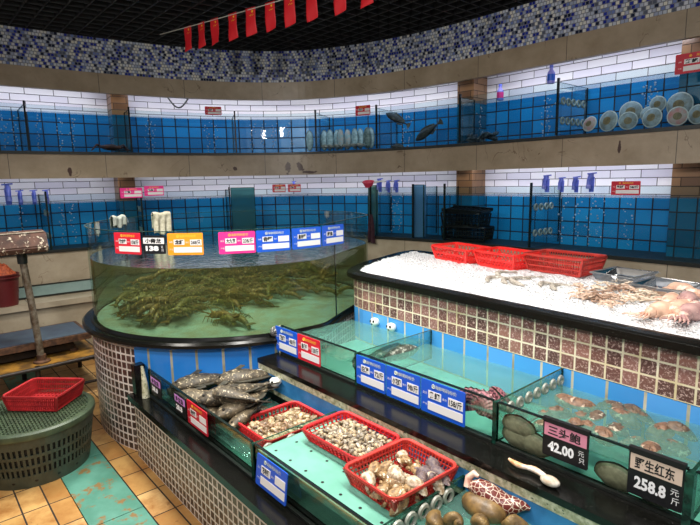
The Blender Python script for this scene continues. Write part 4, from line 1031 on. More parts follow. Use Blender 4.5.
# pile of curly pinkish tentacle strips
sm_ = [plain('pink_strip', '#dcc3ae', .4, var='#bfa08a', scale=40), plain('cream_strip', '#e9dcc8', .4, var='#cdb69e', scale=40), plain('brown_strip', '#b0917a', .4, var='#8a6c5a', scale=40)]
prot = []
for k in range(12):
    mb = MB(); L = RN.uniform(.08, .13); w1, w2, ph = RN.uniform(.008, .022), RN.uniform(.004, .010), RN.uniform(0, 6)
    pts = [(L*(i/14-.5), w1*math.sin(i*.45+ph)+w2*math.sin(i*1.1+ph), .004*math.sin(i*.6+ph)) for i in range(15)]
    mb.tube(pts, [.0018+.0030*math.sin(PI*min(1, (i+2)/17))**.7 for i in range(15)], 6); prot.append(mb.build('squid_tentacle', sm_[k % 3], smooth=60))
ctr = [(x, y) for x, y in ((585, 290), (600, 288), (615, 291), (630, 292), (645, 294), (600, 297), (615, 299), (630, 299), (595, 302), (612, 305), (645, 300), (655, 297), (582, 298), (626, 286), (640, 288))]
for i in range(96):
    px, py = ctr[i % len(ctr)]; P = on_ice(px+RN.uniform(-6, 6), py+RN.uniform(-3, 3), .006)
    o = prot[i % 12].copy(); COL.objects.link(o); o.location = P+Vector((0, 0, RN.uniform(0, .022))); o.rotation_euler = (RN.uniform(-.2, .2), RN.uniform(-.12, .12), RN.uniform(-.9, .9)+(PI if RN.random() < .5 else 0))
    tag(o, 'thin pinkish curly squid tentacle in the pile on ice', 'tentacle', 'squid tentacles piled on the ice')
for p in prot: bpy.data.objects.remove(p)
# squid
sqm = [plain('pale_pink_squid', '#e6c2a8', .35, var='#d09c86', scale=12, spots=('#f0dcc8', 10., .55)), plain('mauve_squid', '#cda7a0', .35, var='#a87e7c', scale=14, spots=('#dcb8a8', 16., .6))]
def squid(label, P, rz, L, mat, roll=0.):
    t = thing('squid', label, 'squid', P, rz)
    mb = MB(); mb.tube([(L*k/12-L*.5, .010*math.sin(k*.5), .004*math.sin(k)) for k in range(13)], [.006, .018, .028, .034, .037, .038, .038, .037, .035, .032, .030, .028, .024], 14); mb.build('mantle', mat, t, smooth=60)
    for s in (1, -1):
        mb = MB(); mb.poly([(-L*.5, 0), (-L*.40, s*.055), (-L*.25, s*.060), (-L*.14, s*.03)][::s], -.004, .004); mb.build('fin', mat, t)
    mb = MB(); uvsphere(mb, lambda u, th: (L*.56+.028*math.sin(th)*math.cos(u), .022*math.sin(th)*math.sin(u), .02*math.cos(th)), 12, 8); mb.build('head', mat, t, smooth=60)
    for k in range(6):
        mb = MB(); a = (k-2.5)*.25; mb.tube([(L*.58+.016*i, math.tan(a)*.012*i+.006*math.sin(i+k), -.004*i*.3) for i in range(7)], [.006, .0055, .005, .0045, .004, .003, .002], 6); mb.build('tentacle', mat, t, smooth=60)
for px, py, rz, L, k, up, lab in ((671, 301, -1.15, .17, 0, .03, 'pale pink squid on ice, beside the tentacle pile'), (680, 308, -1.35, .16, 0, .034, 'creamy squid in the middle of the squid heap'), (688, 300, -1.0, .17, 1, .05, 'mauve squid lying on top of the squid heap'), (692, 312, -1.6, .15, 1, .03, 'mauve squid at the front of the squid heap'), (682, 290, -.4, .16, 0, .03, 'pale squid at the back of the heap, beside a clear tray'), (664, 310, -1.9, .14, 0, .028, 'small pale squid nearest the granite edge')):
    squid(lab, on_ice(px, py, up), rz, L, sqm[k])
# ------------------------------------------------------------------ green spiny lobsters in the round tank
lm = [plain('olive_lobster', '#7c7236', .45, var='#4a4a24', scale=40, bump=.4, spots=('#c8b868', 60., .58)), plain('brown_lobster', '#8a6e36', .45, var='#584620', scale=40, bump=.4, spots=('#d8bc74', 60., .58))]
def lobster(mat):
    t = thing('spiny_lobster', '', 'lobster', (0, 0, 0))
    mb = MB(); uvsphere(mb, lambda u, th: (-.035+.045*math.cos(th), .022*math.sin(th)*math.cos(u)*(1-.2*math.cos(th)), .022+.021*math.sin(th)*math.sin(u)), 12, 10)
    for k in range(6): mb.tube([(-.065+.012*k, .008*(-1)**k, .038), (-.070+.012*k, .009*(-1)**k, .047)], [.003, .0005], 5)
    mb.build('carapace', mat, t, smooth=60)
    mb = MB(); mb.tube([(.008+.011*i, 0, .022-.0014*i*i*.4) for i in range(9)], [.019*(1-.055*i)*(1.06 if i % 2 else .96) for i in range(9)], 10)
    for k in (-1, 0, 1): mb.poly([(.094, -.006+k*.010), (.125, -.010+k*.017), (.125, .010+k*.017), (.094, .006+k*.010)], .006, .009)
    mb.build('tail', mat, t, smooth=50)
    for s in (1, -1):
        mb = MB(); mb.tube([(-.075, s*.010, .030), (-.10, s*.025, .050), (-.15, s*.045, .075), (-.21, s*.060, .085), (-.26, s*.085, .080)], [.004, .0032, .0024, .0018, .001], 5); mb.build('antenna', mat, t, smooth=60)
        for k in range(4):
            x = -.055+.020*k; mb = MB(); mb.tube([(x, s*.016, .014), (x-.012+.008*k, s*.045, .030), (x-.022+.014*k, s*.066, .002)], [.004, .0032, .0015], 5); mb.build('leg', mat, t, smooth=60)
    return t
lp_ = [lobster(lm[0]), lobster(lm[1])]
LOB = 'olive brown spiny lobster in the heap inside the round tank'
k = 0
for i in range(200):
    while True:
        a = RN.uniform(0, 2*PI); r = R_G*math.sqrt(RN.uniform(0, .70)); x, y = DX+r*math.cos(a), DY+r*math.sin(a)
        dp = r*math.cos(a-math.radians(151.5)); sd = r*math.sin(a-math.radians(151.5))
        if dp > (-.30 if sd > -.25 else -.12) or (sd > .30 and dp > -.70): break
    hgt = .10+.30*max(0., dp)
    z = Z_R1+.004+RN.uniform(0, 1)*hgt
    dup(lp_[i % 2], (x, y, z), (RN.uniform(-.4, .4), RN.uniform(-.5, .2), a+RN.uniform(-1.1, 1.1)), RN.uniform(.8, 1.1), LOB, 'spiny lobsters in the round tank')
for px, py, z, lab in ((143, 318, .80, 0), (128, 316, .82, 0), (150, 322, .77, 0), (134, 324, .78, 0), (228, 322, .765, 1), (222, 318, .775, 1), (240, 325, .76, 1), (135, 308, .86, 0), (120, 306, .86, 0), (152, 312, .82, 0)):
    P = onz(px, py, z); v = Vector((P.x-DX, P.y-DY)); v *= min(1, .72/v.length)
    dup(lp_[k % 2], (DX+v.x, DY+v.y, z), (RN.uniform(-.3, .3), RN.uniform(-.3, .2), math.atan2(v.y, v.x)+RN.uniform(-1, 1)), 1.25, 'olive spiny lobster in the clump at the front of the round tank' if lab else 'olive spiny lobster in the pile at the front glass', 'lobsters in the small front clump' if lab else 'lobsters piled at the front glass'); k += 1
for p in lp_:
    for c in list(p.children): bpy.data.objects.remove(c)
    bpy.data.objects.remove(p)
# ------------------------------------------------------------------ platform scale on its low trolley by the wall
t = thing('trolley', 'low brown trolley with dark pipe rails, carrying the rusty platform scale', 'trolley', (-4.76, .62, 0))
mb = MB(); mb.box((0, 0, .285), (.70, 1.02, .03)); mb.build('deck', M['old_wood'], t)
for sx in (-1, 1):
    for y in (-.49, .05, .49):
        mb = MB(); mb.tube([(sx*.34, y, 0), (sx*.34, y, .30)], .018, 10); mb.build('leg', M['dark_steel'], t, smooth=50)
    mb = MB(); mb.tube([(sx*.36, -.53, .285), (sx*.36, .51, .285)], .016, 10); mb.build('rail', M['dark_steel'], t, smooth=50)
    mb = MB(); mb.tube([(sx*.34, -.49, .08), (sx*.34, .49, .08)], .012, 8); mb.build('rail', M['dark_steel'], t, smooth=50)
mb = MB(); mb.tube([(-.34, .51, .285), (.36, .51, .285)], .016, 10); mb.build('rail', M['dark_steel'], t, smooth=50)
t = thing('platform_scale', 'rusty platform scale with slate blue plate and a corroded head on a pole', 'scale', (-4.78, .70, .30))
mb = MB(); mb.box((-.02, -.02, .135), (.46, .80, .035)); bmesh.ops.bevel(mb.bm, geom=mb.bm.edges[:], offset=.006, segments=2, affect='EDGES'); mb.build('platform_plate', M['slate'], t)
mb = MB()
for a, b in (((-.26, -.43), (.22, -.43)), ((.22, -.43), (.22, .39)), ((.22, .39), (-.26, .39)), ((-.26, .39), (-.26, -.43))): mb.bar((*a, .125), (*b, .125), .022, .05)
mb.build('rusty_skirt', M['rust_plain'], t)
mb = MB(); mb.box((-.02, -.02, .045), (.34, .60, .05)); mb.box((-.02, -.02, .088), (.10, .62, .04)); mb.build('base_frame', M['dark_steel'], t)
for sx in (-.17, .13):
    for sy in (-.30, .28):
        mb = MB(); mb.lathe([(0, 0), (.035, 0), (.035, .012), (.014, .02), (.014, .05), (0, .05)], 12, c=(sx, sy, 0)); mb.build('foot', M['rust_plain'], t, smooth=40)
mb = MB(); mb.tube([(.27, .02, 0), (.268, .0, .40), (.265, -.03, .83)], .025, 14); mb.build('pole', M['pole'], t, smooth=50)
mb = MB(); mb.lathe([(0, 0), (.06, 0), (.06, .012), (.034, .02), (.034, .06), (0, .06)], 16, c=(.27, .02, 0)); mb.build('pole_socket', M['rust_plain'], t, smooth=40)
mb = MB(); mb.lathe([(0, .78), (.033, .78), (.036, .86), (0, .86)], 14, c=(.265, -.03, 0)); mb.build('collar', M['black_rubber'], t, smooth=40)
hd = MB(); W0 = .38
pr = [(-.075, .865), (.085, .855), (.105, .90), (.06, 1.005), (-.055, 1.02), (-.085, .95)]
A = [hd.bm.verts.new((.265+x, -.32, z)) for x, z in pr]; B = [hd.bm.verts.new((.265+x, .135, z+.005)) for x, z in pr]
hd.face(A); hd.face(B[::-1])
for i in range(len(pr)): hd.face([A[i], A[i-1], B[i-1], B[i]])
bmesh.ops.bevel(hd.bm, geom=hd.bm.edges[:], offset=.008, segments=2, affect='EDGES'); head = hd.build('head', M['rust'], t)
mb = MB(); mb.bar((.31, -.30, 1.009), (.31, .12, 1.014), .03, .006); mb.build('bleached_lip', plain('bleached_paint', '#b9b2a2', .7, var='#8b7a68', scale=30), head)
# maroon bucket of orange netting on the bench
P = fac(s_at(3, .8, .14), .145, .621)
t = thing('bucket', 'maroon plastic bucket on the wall bench behind the scale pole', 'bucket', P)
mb = MB(); mb.lathe([(0, 0), (.095, 0), (.122, .27), (.128, .27), (.128, .28), (.116, .28), (.09, .01), (0, .01)], 32); mb.build('shell', M['maroon'], t, smooth=40)
mb = MB(); mb.lathe([(.124, .245), (.131, .245), (.131, .255), (.124, .255)], 32, closed=True); mb.build('rim', M['maroon'], t, smooth=40)
mb = MB()
def net(u, v):
    a = 2*PI*u; r = .11*(1-v)*(1+.12*noise.noise(Vector((u*12, v*6, 4)))); return (r*math.cos(a), r*math.sin(a), .25+.11*(1-(1-v)**2)+.03*noise.noise(Vector((math.cos(a)*3, math.sin(a)*3, v*4))))
mb.grid(net, 28, 10, closed_u=True); o = mb.build('orange_netting', M['orange_mesh'], smooth=80); o.location = P; tag(o, 'heap of orange netting filling the maroon bucket', 'netting')
# round grey-green basket with green lattice lid
BX, BY = -3.445, .47
t = thing('round_basket', 'big round grey green slotted basket with a green lattice lid on the floor', 'basket', (BX, BY, 0)); t.scale = (1, 1, .885)
def wall_r(z): return .280+.045*z/.33
mb = MB()
for z0, z1 in ((0, .085), (.135, .155), (.205, .225), (.275, .335)):
    mb.lathe([(wall_r(z0), z0), (wall_r(z1), z1), (wall_r(z1)-.008, z1), (wall_r(z0)-.008, z0)], 72, closed=True)
for k in range(72):
    a = 2*PI*k/72; c, s = math.cos(a), math.sin(a); r0, r1 = wall_r(.08)-.004, wall_r(.28)-.004
    mb.bar((r0*c, r0*s, .08), (r1*c, r1*s, .28), .013, .006, up=Vector((-s, c, 0)).cross(Vector((0, 0, 1))))
mb.build('slotted_wall', M['olive_plastic'], t)
mb = MB(); mb.lathe([(0, .004), (.268, .004), (.268, .012), (0, .012)], 48, closed=False); mb.build('base', M['olive_plastic'], t)
mb = MB(); mb.lathe([(wall_r(.02)-.012, .02), (wall_r(.31)-.012, .31)], 48); mb.build('inner_wall', plain('dark_inner_wall', '#191c1a', .7), t)  # plain dark cylinder just inside the slotted wall
for k in range(16):
    a = 2*PI*(k+.5)/16; mb = MB(); r = wall_r(.045)+.0005; c = Vector((r*math.cos(a), r*math.sin(a), .045)); e = Vector((-math.sin(a), math.cos(a), 0))
    v = [mb.bm.verts.new(c+e*(.009*math.cos(q))+Vector((0, 0, .007*math.sin(q)))) for q in [2*PI*i/10 for i in range(10)]]; mb.face(v); mb.build('drain_hole', M['black'], t)
mb = MB(); mb.lathe([(.302, .335), (.332, .335), (.336, .345), (.334, .372), (.322, .382), (.300, .380), (.296, .372)], 72, closed=True); lid = mb.build('lid', M['lid_green'], t, smooth=40)
mb = MB()
for k in range(-12, 13):
    x = k*.0245; h = math.sqrt(max(0, .299**2-x*x))
    for sg in (1, -1):
        c45 = math.sqrt(.5); p = lambda u, v: (u*c45-sg*v*c45, sg*u*c45+v*c45, .374)
        mb.bar(p(x, -h), p(x, h), .009, .007)
mb.build('lattice', M['lid_green'], lid)
a = math.radians(-55); mb = MB(); e = Vector((-math.sin(a), math.cos(a), 0)); c = Vector((math.cos(a), math.sin(a), 0))*(wall_r(.2)+.003)+Vector((0, 0, .19))
q = [c-e*.05-Vector((0, 0, .02)), c+e*.03-Vector((0, 0, .02)), c+e*.03+Vector((0, 0, .022)), c-e*.05+Vector((0, 0, .02))]; mb.face([mb.bm.verts.new(v) for v in q]); mb.build('pale_tag', plain('pale_tag', '#b9b6b2', .5), t)
t = thing('red_basket', 'old red square basket lying empty on the green lattice lid', 'basket', (-3.52, .56, .340), math.radians(45)); basket(t, .33, .28, .095, M['crate_red'], taper=.88, nb=26, rim=.012, rows=3, fillw=.66)
# mottled stone-like shell on the drum rim
_q, _ = drum_sign(271.5, 0, 1.052); a = math.atan2(_q[1]-DY, _q[0]-DX); t = thing('mottled_shell', 'small grey mottled shell lying on the granite rim of the round tank', 'shell', (DX+1.055*math.cos(a), DY+1.055*math.sin(a), Z_R1+.03))
mb = MB(); uvsphere(mb, lambda u, th: Vector((.036*math.sin(th)*math.cos(u), .034*math.sin(th)*math.sin(u), .032*math.cos(th)))*(1+.12*noise.noise(Vector((math.cos(u)*4, math.sin(u)*4, th*4)))), 20, 14)
mb.build('body', plain('grey_mottled_shell', '#5c5a58', .6, var='#262626', scale=50, bump=.8, spots=('#c9c6c0', 70., .55)), t, smooth=80)
# towels over the far rim of the round tank
def rim_far(px):
    d = ray(px, 215); d2 = Vector((d.x, d.y)).normalized(); c = Vector((DX, DY)); b = d2.dot(c); p = d2*(b+math.sqrt(b*b-(c.length_squared-R_G**2))); return math.atan2(p.y-DY, p.x-DX)
def towel(name, label, px, wid, inn, outd, mat, zt, rr=R_G, cx=DX, cy=DY, fold=.012):
    a0 = rim_far(px); t_ = []
    mb = MB()
    def f(u, v):
        a = a0+(u-.5)*wid/rr; q = v*(inn+outd+.05)
        fo = fold*math.sin(u*17+v*2)*min(1, abs(v-.5)*3)
        if q < inn: r, z = rr-.018-fo*.8, zt-(inn-q)
        elif q < inn+.05: k = (q-inn)/.05; r, z = rr-.018+.036*k, zt+.018*math.sin(PI*k)
        else: r, z = rr+.018+fo*.4, zt-(q-inn-.05)
        return (cx+r*math.cos(a), cy+r*math.sin(a), z+.012*math.sin(u*9)*(1-v))
    mb.grid(f, 30, 30)
    o = mb.build(name, mat, smooth=180); m = o.modifiers.new('cloth_thickness', 'SOLIDIFY'); m.thickness = .003; tag(o, label, 'towel'); return o
towel('towel', 'cream white towel folded over the back rim of the round tank', 161, .17, .17, .12, M['cloth'], Z_GT+.008)
towel('cloth_rag', 'thin pale grey rag over the back rim, behind the red price card', 117.5, .16, .07, .08, plain('grey_rag', '#9ba096', .9, var='#84897e', scale=30), Z_GT+.008, fold=.006)
# hanging dark cloth and pink scoop at the narrow tank
s_ = s_at(371, 1.4, .03); P = fac(s_, .045, 1.29); rz = frot(s_)
mb = MB()
def hang(u, v): w = .030+.085*v**.8; return ((u-.5)*w*(1+.1*math.sin(v*6)), .012*math.sin(u*14+v*2)*(.4+v), -.29*v-.04*abs(u-.4)*v)
mb.grid(hang, 20, 20); o = mb.build('hanging_cloth', M['cloth_dark'], smooth=180, loc=P, rot=(0, 0, rz)); m = o.modifiers.new('cloth_thickness', 'SOLIDIFY'); m.thickness = .004; tag(o, 'dark maroon cloth hanging from the wall tank edge behind the round tank', 'cloth')
P = fac(s_at(369, 1.6, -.05), -.03, Z_LG+.004); t = thing('scoop', 'pink plastic scoop resting on the wall tank edge above the hanging dark cloth', 'scoop', P, rz+.3)
mb = MB(); mb.lathe([(0, 0), (.035, 0), (.062, .055), (.066, .055), (.066, .06), (.058, .06), (.033, .005), (0, .005)], 24); bmesh.ops.rotate(mb.bm, verts=mb.bm.verts, matrix=Matrix.Rotation(.25, 3, 'X')); mb.build('bowl', M['pink_plastic'], t, smooth=50)
mb = MB(); mb.tube([(.06, 0, .045), (.13, 0, .058), (.17, 0, .056)], .009, 8); mb.build('handle', M['white_plastic'], t, smooth=50)
# blue taps over the lower tanks
def tap(label, px, z, off=-.10, k=1.):
    s = s_at(px, z, off); t = thing('water_tap', label, 'tap', fac(s, off, z), frot(s), TAPG.get(label))
    mb = MB(); mb.tube([(0, 0, -.035*k), (0, 0, .075*k)], [.017*k, .020*k], 12); mb.tube([(0, .005, .06*k), (0, -.03*k, .085*k), (0, -.05*k, .05*k), (0, -.052*k, .015*k)], [.016*k, .016*k, .014*k, .013*k], 10); mb.build('body', M['tap_blue'], t, smooth=50)
    mb = MB(); mb.lathe([(0, 0), (.017*k, 0), (.014*k, .03*k), (0, .03*k)], 12, c=(0, -.052*k, -.01*k)); mb.build('nozzle', M['tap_lilac'], t, smooth=40)
    mb = MB(); mb.bar((-.032*k, 0, .098*k), (.032*k, 0, .104*k), .016*k, .010*k); mb.lathe([(0, .07*k), (.013*k, .07*k), (.013*k, .10*k), (0, .10*k)], 10); mb.build('handle', M['tap_blue'], t, smooth=40)
TAPG = {}
for px, z, k, lab in ((9, 1.58, 1.35, 'tall blue tap over the far wall tank, above the scale head'), (21, 1.56, .95, 'blue tap next to the tall one, above the scale'), (34, 1.56, .95, 'blue tap above the scale pole, second from the tank post'), (47, 1.56, .95, 'blue tap beside the dark tank post, above the scale'),
                      (380, 1.60, 1., 'blue tap above the narrow tank, closest to the pink scoop'), (389, 1.59, .9, 'blue tap above the narrow tank, middle of three'), (397, 1.59, .9, 'blue tap above the narrow tank, farthest from the pink scoop'),
                      (294, 1.61, .8, 'single small blue tap above the joined red price cards'),
                      (547, 1.60, 1., 'tall blue tap over the red baskets, beside the ringed divider'), (562, 1.595, .85, 'short blue tap over the red baskets, second from the ringed divider'), (576.5, 1.595, .9, 'short blue tap over the red baskets, third from the ringed divider'), (592, 1.605, 1.05, 'tall blue tap closest to the red price card above the clear trays')): tap(lab, px, z-.045, -.12, k)
# bottle and hose at the upper tanks, cable loop under the cornice
def bottle(label, px, z, off, col):
    s = s_at(px, z, off); t = thing('bottle', label, 'bottle', fac(s, off, z), frot(s))
    mb = MB(); mb.lathe([(0, 0), (.028, 0), (.030, .01), (.030, .08), (.014, .105), (.013, .12), (0, .12)], 18); mb.build('body', M['tap_lilac'], t, smooth=50)
    mb = MB(); mb.lathe([(.0305, .02), (.0305, .07)], 18); mb.build('band', M[col], t, smooth=50)
    mb = MB(); mb.lathe([(0, .12), (.015, .12), (.015, .14), (0, .14)], 12); mb.build('cap', M['tap_blue'], t, smooth=40)
bottle('small lilac bottle with pink band standing in the upper tank corner', 500, Z_UW+.004, -.2, 's_pink')
bottle('lilac bottle with blue band on top of the ringed tank divider', 551, Z_UG+.006, -.06, 's_blue')
s0, s1 = s_at(168, 2.5, -.3), s_at(189, 2.5, -.3); mb = MB(); mb.tube([fac(s0+(s1-s0)*k/10, -.3, 2.56-.10*math.sin(PI*k/10)) for k in range(11)], .008, 8); tag(mb.build('cable', M['black_rubber'], smooth=60), 'black cable looping down under the cornice in the bend of the wall', 'cable')
# ------------------------------------------------------------------ in the upper tanks
def at_tank(px, py, off):
    """point on the plane off metres behind the tank fronts under the sight line"""
    best = None
    for i in range(0, int(SMAX/.02)):
        P = fac(i*.02, off, 2.1); x, _ = proj(P)
        if (P-EYE).dot(FW) > .3 and (best is None or abs(x-px) < best[0]): best = (abs(x-px), i*.02)
    P = fac(best[1], off, 0); d = ray(px, py); k = math.hypot(P.x, P.y)/math.hypot(d.x, d.y); return fac(best[1], off, H+d.z*k), best[1]
oc = [plain('pale_oval_shell', '#cfe0e4', .35, var='#9fb4b8', scale=40, bump=.3), plain('pinkish_oval_shell', '#d9bdb0', .35, var='#a9c2c8', scale=40, bump=.3), plain('grey_oval_shell', '#93a09a', .4, var='#5f6c68', scale=40, bump=.3)]
def oval(name, label, r, h, mat, P, rz, group=None, tilt=0.):
    t = thing(name, label, 'clam', P, rz, group)
    for s in (1, -1):
        mb = MB(); mb.grid(lambda u, v: (r*v*math.cos(2*PI*u), s*(.42*r*(1-v**2)**.6+.002), h*(1+v*math.sin(2*PI*u))), 22, 8, closed_u=True); mb.build('valve', mat, t, smooth=70)
    mb = MB(); mb.tube([(r*.99*math.cos(2*PI*k/20), 0, h*(1+.99*math.sin(2*PI*k/20))) for k in range(20)], .006, 6, closed=True); mb.build('lip', oc[2], t, smooth=60)
    t.rotation_euler = (tilt, 0, rz); return t
for i, (px, py, k) in enumerate(((309, 137, 0), (324.5, 137, 0), (330.5, 137, 0), (336, 135, 0), (341, 137, 1), (348, 136, 1), (355, 135, 0), (361, 137, 0), (366.5, 135, 2), (371, 137, 0))):
    P, s = at_tank(px, 148, -.14-.05*(i % 2)); lab = 'pale oval clam standing upright in the crowded upper tank' if px > 320 else 'lone pale oval clam beside the crowded upper tank'
    if k: lab = 'pinkish oval clam among pale ones in the crowded upper tank' if k == 1 else 'grey oval clam near the dark post of the crowded upper tank'
    oval('oval_clam', lab, .039, .108, oc[k], (P.x, P.y, Z_UB+.03), frot(s), 'clams standing in the upper tank' if k == 0 and px > 320 else ('pinkish standing clams' if k == 1 else None))
for i in range(9):
    P, s = at_tank(324+i*5.2, 149, -.07); o = oval('oval_clam', 'small pale clam lying on the floor of the crowded upper tank', .03, .05, oc[0], (P.x, P.y, Z_UB+.05), frot(s)+RN.uniform(-.5, .5), 'clams lying in the upper tank', 1.35)
sc_m = [plain('cream_round_shell', '#b4c2cc', .4, var='#8f8f88', scale=16, bump=.3), plain('pink_round_shell', '#e0908c', .4, var='#c9c0b8', scale=16, bump=.3)]
SL = ['pink round scallop at the foot of the ringed divider', 'cream round scallop next to the pink one', 'cream scallop propped high above the flat one', 'small cream scallop in the middle of the row', 'cream scallop leaning at the top of the heap', 'large cream scallop tilted below the bright reflections',
      'flat brownish scallop on the tank floor beside the first cream one', 'pale scallop on the tank floor below the small one', 'pinkish scallop on the tank floor below the large one', 'cream scallop at the edge of the picture, upper tank']
for (px, py, r, k), lab in zip(((589, 124, .055, 1), (609, 121, .072, 0), (631, 112, .074, 0), (648, 114, .050, 0), (658, 104, .052, 0), (680, 105, .082, 0), (629, 127, .06, 0), (652, 125, .065, 0), (678, 123, .06, 1), (699, 121, .06, 0)), SL):
    P, s = at_tank(px, py, -.10 if py > 118 else -.19); t = thing('scallop', lab, 'scallop', (P.x, P.y, max(P.z, Z_UB+.03+r*.9)), frot(s)+RN.uniform(-.3, .3)); t.rotation_euler = (RN.uniform(-.25, .1), 0, frot(s)+RN.uniform(-.3, .3))
    for sd in (1, -1):
        mb = MB(); mb.grid(lambda u, v: (r*v*math.cos(2*PI*u)*(1+.02*math.sin(u*2*PI*18)*v), sd*(.28*r*(1-v**2)**.7*(1+.10*math.sin(u*2*PI*18)*v)+.001), r*v*math.sin(2*PI*u)*(1+.02*math.sin(u*2*PI*18)*v)), 54, 8, closed_u=True); mb.build('valve', sc_m[k], t, smooth=80)
    mb = MB(); uvsphere(mb, lambda u, th: (r*.45*math.sin(th)*math.cos(u), -r*.27+r*.05*math.cos(th), r*.42*math.sin(th)*math.sin(u)), 14, 6); mb.build('brown_hub', plain('brown_hub', '#a48a62', .5, var='#7d6a4a', scale=30), t, smooth=60)
    mb = MB(); mb.tube([(r*1.0*math.cos(2*PI*q/28), 0, r*1.0*math.sin(2*PI*q/28)) for q in range(28)], .005, 6, closed=True); mb.build('lip', M['white_plastic'], t, smooth=60)
dk = blotch('blackish_skin', '#24282a', '#151819', '#4a5450', 20, .6)
for (px, py, L, tilt, rz_, lab) in ((396, 119, .26, .5, .2, 'dark fish swimming near the surface beside the black post'), (428, 132, .30, -.55, .1, 'dark fish nosing up in the middle of the upper tank'), (398, 147, .16, .1, .3, 'small dark fish on the bottom below the surface swimmer')):
    P, s = at_tank(px, py, -.2); f = fish('dark_fish', lab, 'fish', L, L*.30, L*.2, dk, ffin); f.location = P; f.rotation_euler = (0, tilt, frot(s)+rz_)
P, s = at_tank(110, 151, -.16); t = thing('crab', 'brown crab sitting in the upper tank corner by the brown pier', 'crab', (P.x, P.y, Z_UB+.03), frot(s)); cm = plain('brown_crab', '#5a3020', .5, var='#3a2018', scale=30, bump=.4)
mb = MB(); uvsphere(mb, lambda u, th: (.085*math.sin(th)*math.cos(u), .06*math.sin(th)*math.sin(u), .035+.03*math.cos(th)), 16, 10); mb.build('shell', cm, t, smooth=60)
for sd in (1, -1):
    for k in range(4): mb = MB(); y = -.02+.022*k; mb.tube([(sd*.06, y, .03), (sd*.12, y+.01*(k-1), .06), (sd*.17, y+.015*(k-1), .004)], [.009, .008, .003], 7); mb.build('leg', cm, t, smooth=50)
    mb = MB(); mb.tube([(sd*.05, -.04, .03), (sd*.10, -.08, .035), (sd*.06, -.125, .03), (sd*.02, -.13, .03)], [.011, .014, .020, .006], 8); mb.build('claw', cm, t, smooth=50)
mm = plain('blue_black_mussel', '#1c2226', .3, var='#46525a', scale=30)
for i in range(22):
    P, s = at_tank(467+RN.uniform(0, 31), 142, -.10-.14*RN.random()); mb = MB(); q = RN.uniform(.8, 1.2)
    uvsphere(mb, lambda u, th: (q*.042*math.cos(th)*(1), q*.02*math.sin(th)*math.cos(u)*(1+.4*math.cos(th)), q*.016*math.sin(th)*math.sin(u)*(1+.3*math.cos(th))), 10, 8)
    o = mb.build('mussel', mm, smooth=60, loc=(P.x, P.y, Z_UB+.034+RN.uniform(0, .06)), rot=(RN.uniform(-.4, .4), RN.uniform(-.6, .6), RN.uniform(0, 6.28))); tag(o, 'dark blue mussel heaped in the upper tank corner near the brown pier', 'mussel', 'mussels in the upper tank')
# black crates in the lower tank
cs = s_at(474, 1.25, -.26)
for k, (dx_, z, rz_, w, lab) in enumerate(((0., Z_LB+.022, .1, .46, 'black plastic crate at the bottom of the submerged stack'), (-.02, Z_LB+.152, -.05, .44, 'black plastic crate on top of the submerged stack'))):
    P = fac(cs+dx_, -.145, z); t = thing('black_crate', lab, 'crate', P, frot(cs)+rz_); basket(t, w, .19, .125, M['black'], taper=.94, nb=12, rim=.012, rows=3)
P = fac(cs-.01, -.15, Z_LB+.285); t = thing('crate_lid', 'flat black tray tilted over the submerged crates', 'lid', P, frot(cs)-.03); mb = MB(); mb.box((0, 0, .01), (.45, .20, .012)); mb.box((0, -.095, .02), (.45, .012, .03)); mb.box((0, .095, .02), (.45, .012, .03)); mb.build('panel', M['black'], t)
for k in range(9): mb = MB(); mb.bar((-.2+.05*k, -.085, .02), (-.2+.05*k, .085, .02), .012, .008); mb.build('slat', M['black'], t)
t.rotation_euler = (.12, .04, frot(cs)-.03)
# upright translucent panes standing inside the lower tanks
for px0, px1, mt, lab in ((232, 255, clear('teal_pane', '#a8cfcf', 1.45, .05, .6, murk=('#6fb0b4', .40)), 'teal glass box standing upright in the wall tank behind the round tank'), (413, 425, clear('pale_pane', '#c4e0f0', 1.45, .1, .5, murk=('#8fc0e0', .55)), 'pale blue plastic pane upright in the narrow tank above the ice table corner'), (370, 377, clear('green_pane', '#bcd8cc', 1.45, .05, .6, murk=('#88b0a4', .4)), 'pale green glass pane upright beside the pink scoop')):
    a, b = s_at(px0, 1.3, -.07), s_at(px1, 1.3, -.07); p0, p1 = fac(a, -.07), fac(b, -.07); d = p1-p0; m_ = (p0+p1)/2
    z0, z1 = Z_LB+.02, Z_LG+.02; t = thing('glass_pane', lab, 'glass pane', (m_.x, m_.y, z0), math.atan2(d.y, d.x))
    mb = MB(); mb.box((0, 0, (z1-z0)/2), (d.length, .05, z1-z0)); mb.build('pane', mt, t)
    mb = MB()
    for sx in (-1, 1): mb.box((sx*d.length/2, -.02, (z1-z0)/2), (.006, .012, z1-z0))
    mb.box((0, -.02, z1-z0), (d.length, .012, .006)); mb.build('edge', M['glass_edge'], t)
